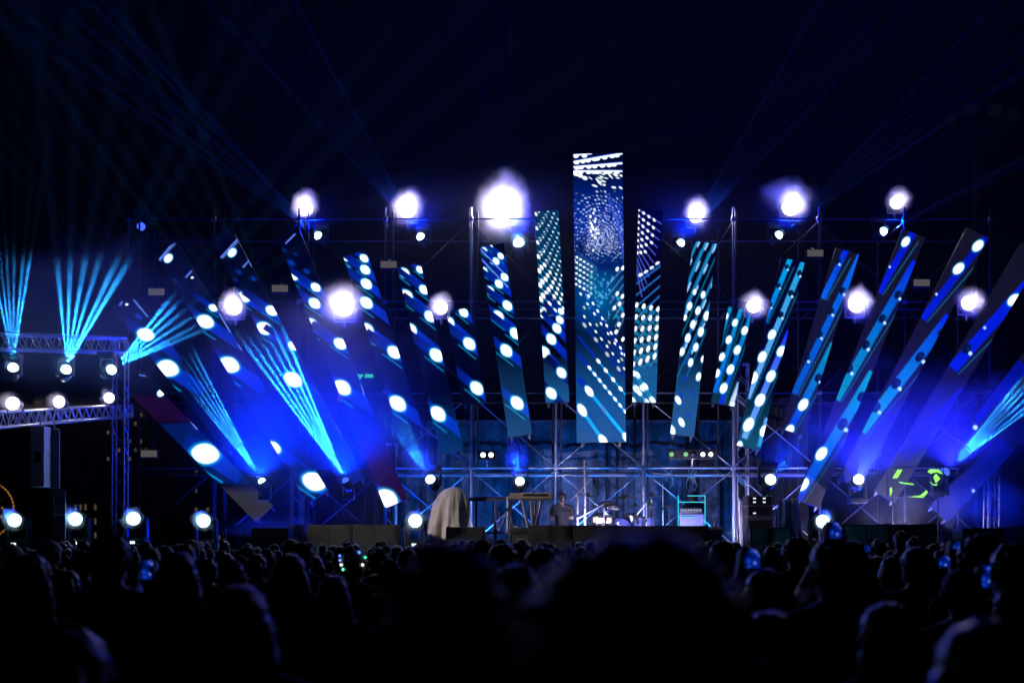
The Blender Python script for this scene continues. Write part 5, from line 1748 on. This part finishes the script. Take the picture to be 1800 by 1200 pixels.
for (px, py, wpx, hpx, Y, rz, hh, lab, plab) in PHONES:
    k = hh / 1.715
    yp = Y - 0.31 * k
    xp = (px - 900.0) * Y / FX
    top = HORIZON - (hh - CAM_Z) * FX / yp
    placed.append((xp, yp, 900 + xp * FX / yp, FX * HW / yp, top))
    person('filmer_high', xp, yp, hh, plab, group='spectators filming', hair=HAIR[0], shirt=SHIRT[0])

# heads farther off: kept only where they show above those in front
chosen = [(q[2], q[3], q[4], q[1]) for q in placed] + [(a[0], a[2] * 1.3, a[1] - a[3] / 2, a[4]) for a in PHONES]
skyline = np.full(1800, 1200.0)
for (x, Y, px, w, top) in placed:
    a, b = int(max(0, px - w * 0.45)), int(min(1799, px + w * 0.45))
    if b > a:
        skyline[a:b] = np.minimum(skyline[a:b], top + w * 0.12)
rc = random.Random(21)
cands = []
Yr = 4.6
while Yr < 19.6:
    half = 0.46 * Yr
    x = -half + rc.uniform(0, 0.5)
    while x < half:
        cands.append((x + rc.uniform(-0.10, 0.10), Yr + rc.uniform(-0.22, 0.22)))
        x += rc.uniform(0.48, 0.74)
    Yr += 0.60
cands.sort(key=lambda c: c[1])
ZONES = [(0, 110, 'small dark head at the far left below the column speakers'), (110, 300, 'small dark head at the left below the first floor lights'), (300, 430, 'small dark head below the lowest left LED screen'), (430, 540, 'small dark head below the single left speaker'), (540, 720, 'small dark head below the wide left speaker pair'),
         (720, 860, 'small dark head below the covered equipment'), (860, 930, 'small dark head below the amplifier'), (930, 1260, 'small dark head below the centre speaker row'), (1260, 1420, 'small dark head below the amplifier rack'), (1420, 1480, 'small dark head below the right floor light'), (1480, 1660, 'small dark head below the right speaker pair'), (1660, 1800, 'small dark head at the far right below the teal speaker')]
nfar = 0
far = []
for (x, Y) in cands:
    if any((x - p[0]) ** 2 + (Y - p[1]) ** 2 < 0.42 ** 2 for p in placed):
        continue
    hh = min(1.72, max(1.48, rc.gauss(1.605, 0.055)))
    px = 900 + x * FX / Y
    top = HORIZON - (hh - CAM_Z) * FX / Y
    w = FX * HW / Y
    if any(fy > Y and abs(px - fpx) < (w * 1.2 + fw) * 0.5 and top < ft + fw * 0.95 for fpx, fw, ft, fy in chosen):
        continue
    a, b = int(px - w * 0.42), int(px + w * 0.42)
    if a < 0 or b > 1799 or b <= a:
        continue
    if (skyline[a:b + 1] > top + max(3.0, w * 0.22)).mean() < 0.36:
        continue
    skyline[a:b + 1] = np.minimum(skyline[a:b + 1], top + w * 0.12)
    placed.append((x, Y, px, w, top))
    kind = rc.choice(['man', 'man', 'man_look', 'woman', 'woman_pony', 'man_cap', 'woman_bob', 'curly', 'bun', 'man'])
    lab = next(l for a0, b0, l in ZONES if a0 <= px < b0)
    look = dict(man='short haired head', man_look='head turned aside', woman='long haired head', woman_pony='head with tied back hair', man_cap='head in a cap', woman_bob='head with bobbed hair', curly='curly haired head', bun='head with a hair bun')[kind]
    dist = 'near ' if Y < 8 else ('small ' if Y < 13 else 'tiny ')
    lab = dist + look + lab[len('small dark head'):]
    far.append((lab, px, person(kind, x, Y, hh, lab, rz=rc.uniform(-0.35, 0.35), group='dark heads of the crowd')))
    nfar += 1
same = {}
for lab, px, o in far:
    same.setdefault(lab, []).append((px, o))
for lab, lst in same.items():
    if len(lst) > 1:
        lst.sort(key=lambda q: q[0])
        words = {2: ['left one', 'right one'], 3: ['left one', 'middle one', 'right one']}.get(len(lst), ['leftmost', 'second from left', 'third from left', 'fourth from left', 'fifth from left', 'sixth from left'])
        for k, (px, o) in enumerate(lst):
            o['label'] = lab + ', ' + words[min(k, len(words) - 1)]


# a stage hand in dark clothes behind the centre speakers and a player at the neon rack
person('seated', px_x(988, 24.0), 24.0, 1.60, 'dark clothed person sitting behind the wooden keyboard', rz=R(12), shirt=SHIRT[0], group='people on the deck', z=DECK_Z)
stl = empty('stool', (px_x(988, 24.0), 24.0, DECK_Z), 0, 'round black stool under the sitting person', 'stool')
MB().lathe([(0.16, 0.335), (0.17, 0.35), (0.17, 0.372), (0.15, 0.38)], 20).build('seat', BLACK, stl)
for k_ in range(3):
    MB().tube((0, 0, 0.33), (0.2 * math.cos(k_ * 2.1), 0.2 * math.sin(k_ * 2.1), 0.006), 0.012).build('leg', CHROME, stl)
person('seated', px_x(1220, 24.15), 24.15, 1.66, 'dark clothed person sitting behind the neon lit rack', rz=R(20), shirt=SHIRT[2], hair=HAIR[0], group='people on the deck', z=DECK_Z)
st2 = copy_tree(stl)
st2.location = (px_x(1220, 24.15), 24.15, DECK_Z)
st2['label'] = 'round black stool behind the neon lit rack'


# ---- phones
def phone_material():
    m = bpy.data.materials.new('phone_screen_showing_the_stage')
    m.use_nodes = True
    nt = m.node_tree
    nt.nodes.clear()
    out = nt.nodes.new('ShaderNodeOutputMaterial')
    em = nt.nodes.new('ShaderNodeEmission')
    tc = nt.nodes.new('ShaderNodeTexCoord')
    vo = nt.nodes.new('ShaderNodeTexVoronoi'); vo.inputs['Scale'].default_value = 28
    nz = nt.nodes.new('ShaderNodeTexNoise'); nz.inputs['Scale'].default_value = 12
    nt.links.new(tc.outputs['Object'], vo.inputs['Vector']); nt.links.new(tc.outputs['Object'], nz.inputs['Vector'])
    cr = nt.nodes.new('ShaderNodeValToRGB')
    e = cr.color_ramp.elements
    e[0].position = 0.08; e[0].color = (0.9, 0.95, 1.0, 1)
    e[1].position = 0.30; e[1].color = (0.0, 0.03, 0.45, 1)
    k = e.new(0.7); k.color = (0.0, 0.004, 0.06, 1)
    mx = nt.nodes.new('ShaderNodeMath'); mx.operation = 'MULTIPLY_ADD'; mx.inputs[1].default_value = 0.6
    nt.links.new(nz.outputs['Fac'], mx.inputs[0]); nt.links.new(vo.outputs['Distance'], mx.inputs[2])
    sb = nt.nodes.new('ShaderNodeMath'); sb.operation = 'SUBTRACT'; sb.inputs[1].default_value = 0.22
    nt.links.new(mx.outputs[0], sb.inputs[0]); nt.links.new(sb.outputs[0], cr.inputs['Fac'])
    nt.links.new(cr.outputs['Color'], em.inputs['Color'])
    em.inputs['Strength'].default_value = 1.0
    nt.links.new(em.outputs[0], out.inputs['Surface'])
    m.cycles.emission_sampling = 'NONE'
    return m


PHONE = phone_material()
PH_BLUE = glow('phone_screen_blue', (0.0, 0.06, 0.8), 0.55)
for (px, py, wpx, hpx, Y, rz, hh, lab, plab) in PHONES:
    m = PHONE
    p = at(px, py, Y)
    t = empty('mobile_phone', p, 0, lab, 'phone', 'lit phones in the crowd')
    w, h = wpx * Y / FX, hpx * Y / FX
    a = MB().cbox((0, 0.005, 0), (w + 0.008, 0.009, h + 0.010), 0.003).build('case', BLACK, t)
    s = MB().box((0, -0.0008, 0), (w, 0.002, h)).build('screen', m, t)
    a.rotation_euler = s.rotation_euler = (0, rz, 0)
# headband of small lights
x, Y, hh = from_px(622, 962, 46)
hb = empty('light_headband', (x, Y, hh - 0.115), 0, 'headband set with small blue, white and green lights', 'headband')
ringp = [(0.088 * math.cos(i * math.pi / 12), -0.012 + 0.102 * math.sin(i * math.pi / 12), 0.02) for i in range(25)]
MB().path(ringp, 0.008).build('band', BLACK, hb)
for (dx, dz, cc) in ((-0.085, 0.03, (0.2, 0.3, 1.0)), (-0.075, -0.0, (0.9, 0.95, 1.0)), (-0.06, -0.03, (0.1, 1.0, 0.5)), (0.085, 0.05, (0.05, 0.9, 0.5)), (0.07, 0.0, (1.0, 0.95, 0.9)), (-0.09, 0.06, (0.1, 0.2, 1.0)), (0.05, 0.085, (0.1, 0.3, 1.0))):
    yy = -0.012 - math.sqrt(max(0.0, 1 - (dx / 0.092) ** 2)) * 0.105
    MB().ball((dx, yy, dz), 0.008, 8, 6).build('light', glow('headband_light_%d' % int(dx * 1000 + dz * 100), cc, 2.5), hb)
# ---------------------------------------------------------------- the town behind, seen through the rig
FACADE = mat('dark_rendered_facade', (0.05, 0.048, 0.05), 0.85, 0, 0.25, 0.4)
WIN_DARK = mat('dark_window_glass', (0.02, 0.025, 0.03), 0.15, 0, 0.2, 2)
WIN_WARM = glow('lit_window_warm', (1.0, 0.72, 0.45), 0.06)
WIN_COOL = glow('lit_window_cool', (0.55, 0.8, 1.0), 0.04)


def building(px0, px1, ytop, Y, label, cols, rows, lit, seed, mw=WIN_WARM):
    x0, x1 = px_x(px0, Y), px_x(px1, Y)
    h = px_z(ytop, Y)
    t = empty('apartment_building', ((x0 + x1) / 2, Y, 0), 0, label, 'building')
    w = x1 - x0
    MB().box((0, 5, h / 2), (w, 10, h)).build('wall', FACADE, t)
    MB().box((0, 5, h + 0.25), (w + 0.5, 10.5, 0.5)).build('roof', FACADE, t)
    rr = random.Random(seed)
    cw, ch = w / cols, (h - 2) / rows
    wm = MB().box((0, 0, 0), (cw * 0.45, 0.12, ch * 0.42)).mesh('window')
    wm.materials.append(WIN_DARK)
    for r_ in range(rows):
        for c_ in range(cols):
            m = (mw if rr.random() < 0.7 else WIN_COOL) if rr.random() < lit else WIN_DARK
            part('window', wm, m, t, (-w / 2 + (c_ + 0.5) * cw, -0.03, 1.5 + (r_ + 0.5) * ch))
    return t


building(176, 262, 700, 170, 'narrow far tower with scattered warm windows behind the bright posts', 9, 16, 0.14, 2)
building(112, 172, 872, 150, 'low far building with a row of small warm windows at the left', 7, 3, 0.4, 5)
building(340, 400, 800, 190, 'far building between the left LED screens with few lit windows', 6, 9, 0.12, 8)
ht = building(590, 770, 640, 160, 'dark hotel block behind the left LED screens under a green sign', 12, 9, 0.06, 14)
# green lettering on the hotel
cu = bpy.data.curves.new('sign_lettering', 'FONT')
cu.body = 'Holiday inn'
cu.size = 1.0
cu.align_x = 'RIGHT'
cu.extrude = 0.06
cu.offset = 0.012
so = bpy.data.objects.new('sign_lettering', cu)
cu.materials.append(glow('green_sign_light', (0.05, 1.0, 0.22), 1.1))
cu.shear = 0.25
tmp = link(so)
bpy.context.view_layer.update()
me_ = bpy.data.meshes.new_from_object(so.evaluated_get(bpy.context.evaluated_depsgraph_get()))
bpy.data.objects.remove(so)
so = link(bpy.data.objects.new('sign_lettering', me_))
bpy.context.view_layer.update()
wid = max(0.1, so.dimensions.x)
tgt = (654 - 598) * 159.0 / FX
so.scale = (tgt / wid,) * 3
p = at(655.5, 663.5, 159.0)
so.location = p
so.rotation_euler = (R(90), 0, 0)
sg = so
tag(sg, 'small green lit lettering on the dark hotel, partly hidden by an LED screen', 'sign')

# ferris wheel at the left edge
fw = empty('ferris_wheel', at(-24, 895, 120), 0, 'ferris wheel rim with orange lights cut off by the left picture edge', 'ferris wheel')
rad = 48 * 120 / FX
ORANGE = glow('orange_bulb', (1.0, 0.42, 0.06), 0.5)
rim = [(rad * math.cos(i * math.pi / 24), 0, rad * math.sin(i * math.pi / 24)) for i in range(49)]
MB().path(rim, 0.05).build('rim', STEEL, fw)
for i in range(12):
    a = i * math.pi / 6
    MB().tube((0, 0, 0), (rad * math.cos(a), 0, rad * math.sin(a)), 0.03).build('spoke', STEEL, fw)
bulb = MB().ball((0, 0, 0), 0.10, 8, 5).mesh('bulb')
for i in range(48):
    a = i * math.pi / 24
    part('bulb', bulb, ORANGE, fw, (rad * 1.02 * math.cos(a), -0.08, rad * 1.02 * math.sin(a)))
for i in range(12):
    a = i * math.pi / 6 + 0.1
    part('bulb', bulb, ORANGE, fw, (rad * 0.6 * math.cos(a), -0.08, rad * 0.6 * math.sin(a)))
zc = at(-24, 895, 120).z
for s in (-1, 1):
    MB().tube((0, 0.3, 0), (s * 1.6, 0.4, -zc), 0.12).build('support_leg', STEEL, fw)

# unlit floodlight mast at the right
mY = 70.0
mz = px_z(225, mY)
ms = empty('floodlight_mast', (px_x(1713, mY), mY, 0), 0, 'tall unlit floodlight mast with a ring of lamps, upper right', 'floodlight mast')
MASTM = mat('dull_grey_mast', (0.35, 0.35, 0.36), 0.6, 0.2, 0.2)
MB().tube((0, 0, 0), (0, 0, mz), 0.22, 0.12, 12).build('pole', MASTM, ms)
rr_ = 52 * mY / FX
ring = [(rr_ * math.cos(i * math.pi / 16), rr_ * math.sin(i * math.pi / 16), mz - 0.2) for i in range(33)]
MB().path(ring, 0.06).build('ring', MASTM, ms)
MB().path([(x * 0.75, y * 0.75, z - 0.45) for x, y, z in ring], 0.05).build('ring', MASTM, ms)
for i in range(8):
    a = i * math.pi / 4
    MB().tube((0, 0, mz - 0.4), (rr_ * math.cos(a), rr_ * math.sin(a), mz - 0.2), 0.04).build('ring_spoke', MASTM, ms)
for (dx, dz, tz, lab) in ((-25, 20, 8, 0), (16, 20, -6, 1), (48, 10, -30, 2), (-60, -2, 30, 3)):
    f = MB().cbox((0, 0, 0), (0.75, 0.35, 0.62), 0.04).build('floodlight', MASTM if lab != 1 else mat('pale_floodlight_glass', (0.7, 0.66, 0.58), 0.3), ms, (dx * mY / FX, -rr_ * 0.8, mz + dz * mY / FX * 0.75))
    f.rotation_euler = (R(20), R(tz), 0)
# ---------------------------------------------------------------- haze: the air of the place
hz = MB()
hz.box((0, 118, 29.0), (330, 270, 60.0))
hm = bpy.data.materials.new('thin_stage_haze')
hm.use_nodes = True
nt = hm.node_tree
nt.nodes.clear()
out = nt.nodes.new('ShaderNodeOutputMaterial')
pv = nt.nodes.new('ShaderNodeVolumePrincipled')
pv.inputs['Color'].default_value = (0.9, 0.92, 1.0, 1)
pv.inputs['Density'].default_value = 0.00035
pv.inputs['Anisotropy'].default_value = 0.0
nt.links.new(pv.outputs[0], out.inputs['Volume'])
ho = hz.build('haze', hm)
tag(ho, 'thin smoky haze hanging in the night air over the stage', 'haze', kind='stuff')


# ---- puffs of smoke at the white lamps, and added ones for moving head halos
def smoke_material(name, density, col=(0.95, 0.93, 1.0), nscale=3.0, contrast=0.5, seed=0.0):
    m = bpy.data.materials.new(name)
    m.use_nodes = True
    nt = m.node_tree
    nt.nodes.clear()
    out = nt.nodes.new('ShaderNodeOutputMaterial')
    pv = nt.nodes.new('ShaderNodeVolumePrincipled')
    pv.inputs['Color'].default_value = tuple(col) + (1,)
    tc = nt.nodes.new('ShaderNodeTexCoord')
    ln = nt.nodes.new('ShaderNodeVectorMath'); ln.operation = 'LENGTH'
    nt.links.new(tc.outputs['Object'], ln.inputs[0])
    nz = nt.nodes.new('ShaderNodeTexNoise')
    nz.noise_dimensions = '4D'
    nz.inputs['W'].default_value = seed
    nz.inputs['Scale'].default_value = nscale
    nz.inputs['Detail'].default_value = 3
    nt.links.new(tc.outputs['Object'], nz.inputs['Vector'])
    ad = nt.nodes.new('ShaderNodeMath'); ad.operation = 'MULTIPLY_ADD'
    nt.links.new(nz.outputs['Fac'], ad.inputs[0]); ad.inputs[1].default_value = contrast * 2; ad.inputs[2].default_value = -contrast
    sm = nt.nodes.new('ShaderNodeMath'); sm.operation = 'ADD'
    nt.links.new(ln.outputs['Value'], sm.inputs[0]); nt.links.new(ad.outputs[0], sm.inputs[1])
    mr = nt.nodes.new('ShaderNodeMapRange'); mr.interpolation_type = 'SMOOTHSTEP'
    nt.links.new(sm.outputs[0], mr.inputs['Value'])
    mr.inputs['From Min'].default_value = 0.25; mr.inputs['From Max'].default_value = 0.9
    mr.inputs['To Min'].default_value = density; mr.inputs['To Max'].default_value = 0.0
    nt.links.new(mr.outputs[0], pv.inputs['Density'])
    nt.links.new(pv.outputs[0], out.inputs['Volume'])
    return m


PUFF_MAT = smoke_material('smoke_puff', 2.0, nscale=1.8, contrast=0.36)
PUFF_MESH = MB().ball((0, 0, 0), 1.0, 16, 10).mesh('smoke')
PUFF_MESH.materials.append(PUFF_MAT)
for (p, r, px) in PUFFS:
    o = bpy.data.objects.new('smoke', PUFF_MESH)
    o.location = p + Vector((0, -0.12, 0))
    o.scale = (r * 1.2, r, r * 1.25)
    o.rotation_euler = (px * 0.1, px * 0.37, px * 0.7)
    link(o)
    tag(o, 'puff of lit smoke giving a lamp its halo', 'smoke', 'smoke puffs at the lamps', 'stuff')


def cloud(px, py, Y, rx, ry, rz, dens, label, nscale=1.6, contrast=0.35, seed=0.0, tilt=0.0):
    o = bpy.data.objects.new('smoke', MB().ball((0, 0, 0), 1.25, 20, 12).mesh('smoke'))
    o.data.materials.append(smoke_material('smoke_cloud', dens, (0.95, 0.95, 1.0), nscale, contrast, seed))
    o.location = at(px, py, Y)
    o.scale = (rx, ry, rz)
    o.rotation_euler = (0, tilt, 0)
    link(o)
    tag(o, label, 'smoke', kind='stuff')


cloud(545, 730, 22.4, 3.3, 1.3, 2.8, 0.13, 'blue lit smoke drifting before the left LED screens', nscale=2.2, contrast=0.7, seed=1.0)
cloud(1610, 800, 22.2, 3.4, 1.4, 2.2, 0.10, 'blue and purple smoke billowing before the right LED screens', nscale=3.0, contrast=0.95, seed=4.0)
cloud(170, 575, 18.0, 3.0, 1.5, 1.65, 0.09, 'thin smoke in the beams above the upper left truss', nscale=2.6, contrast=0.7, seed=7.0)
cloud(480, 932, 22.9, 1.2, 0.5, 0.45, 0.9, 'pale smoke lying low behind the single left speaker', nscale=2.4, contrast=0.5, seed=9.0)
cloud(1350, 930, 23.3, 1.0, 0.5, 0.45, 0.9, 'pale smoke lying low about the amplifier rack', nscale=2.4, contrast=0.5, seed=12.0)
cloud(1740, 890, 22.9, 1.3, 0.6, 0.8, 0.6, 'pale purple smoke rising behind the far right speaker', nscale=2.4, contrast=0.6, seed=15.0)
cloud(1385, 345, 25.0, 0.8, 0.4, 0.45, 0.35, 'grey smoke drifting about the top right white lamp', nscale=2.6, contrast=0.7, seed=18.0)
cloud(980, 520, 24.6, 10.0, 1.6, 3.4, 0.021, 'wide thin blue haze hanging about the lamps and LED screens', nscale=1.2, contrast=0.2, seed=22.0)
cloud(733, 800, 22.5, 0.45, 0.4, 0.5, 0.20, 'small smoke patch in the short beam above the covered equipment', nscale=2.6, contrast=0.7, seed=31.0)
cloud(905, 800, 22.5, 0.35, 0.4, 0.5, 0.20, 'small smoke patch in the short beam behind the keyboards', nscale=2.6, contrast=0.7, seed=33.0)
cloud(1390, 795, 22.5, 0.55, 0.4, 0.5, 0.20, 'small smoke patch in the short beam above the amplifier rack', nscale=2.6, contrast=0.7, seed=35.0)
cloud(1440, 750, 22.2, 0.55, 0.4, 0.4, 0.12, 'small bright smoke streak beside the fifth right LED screen', nscale=3.6, contrast=0.9, seed=37.0)
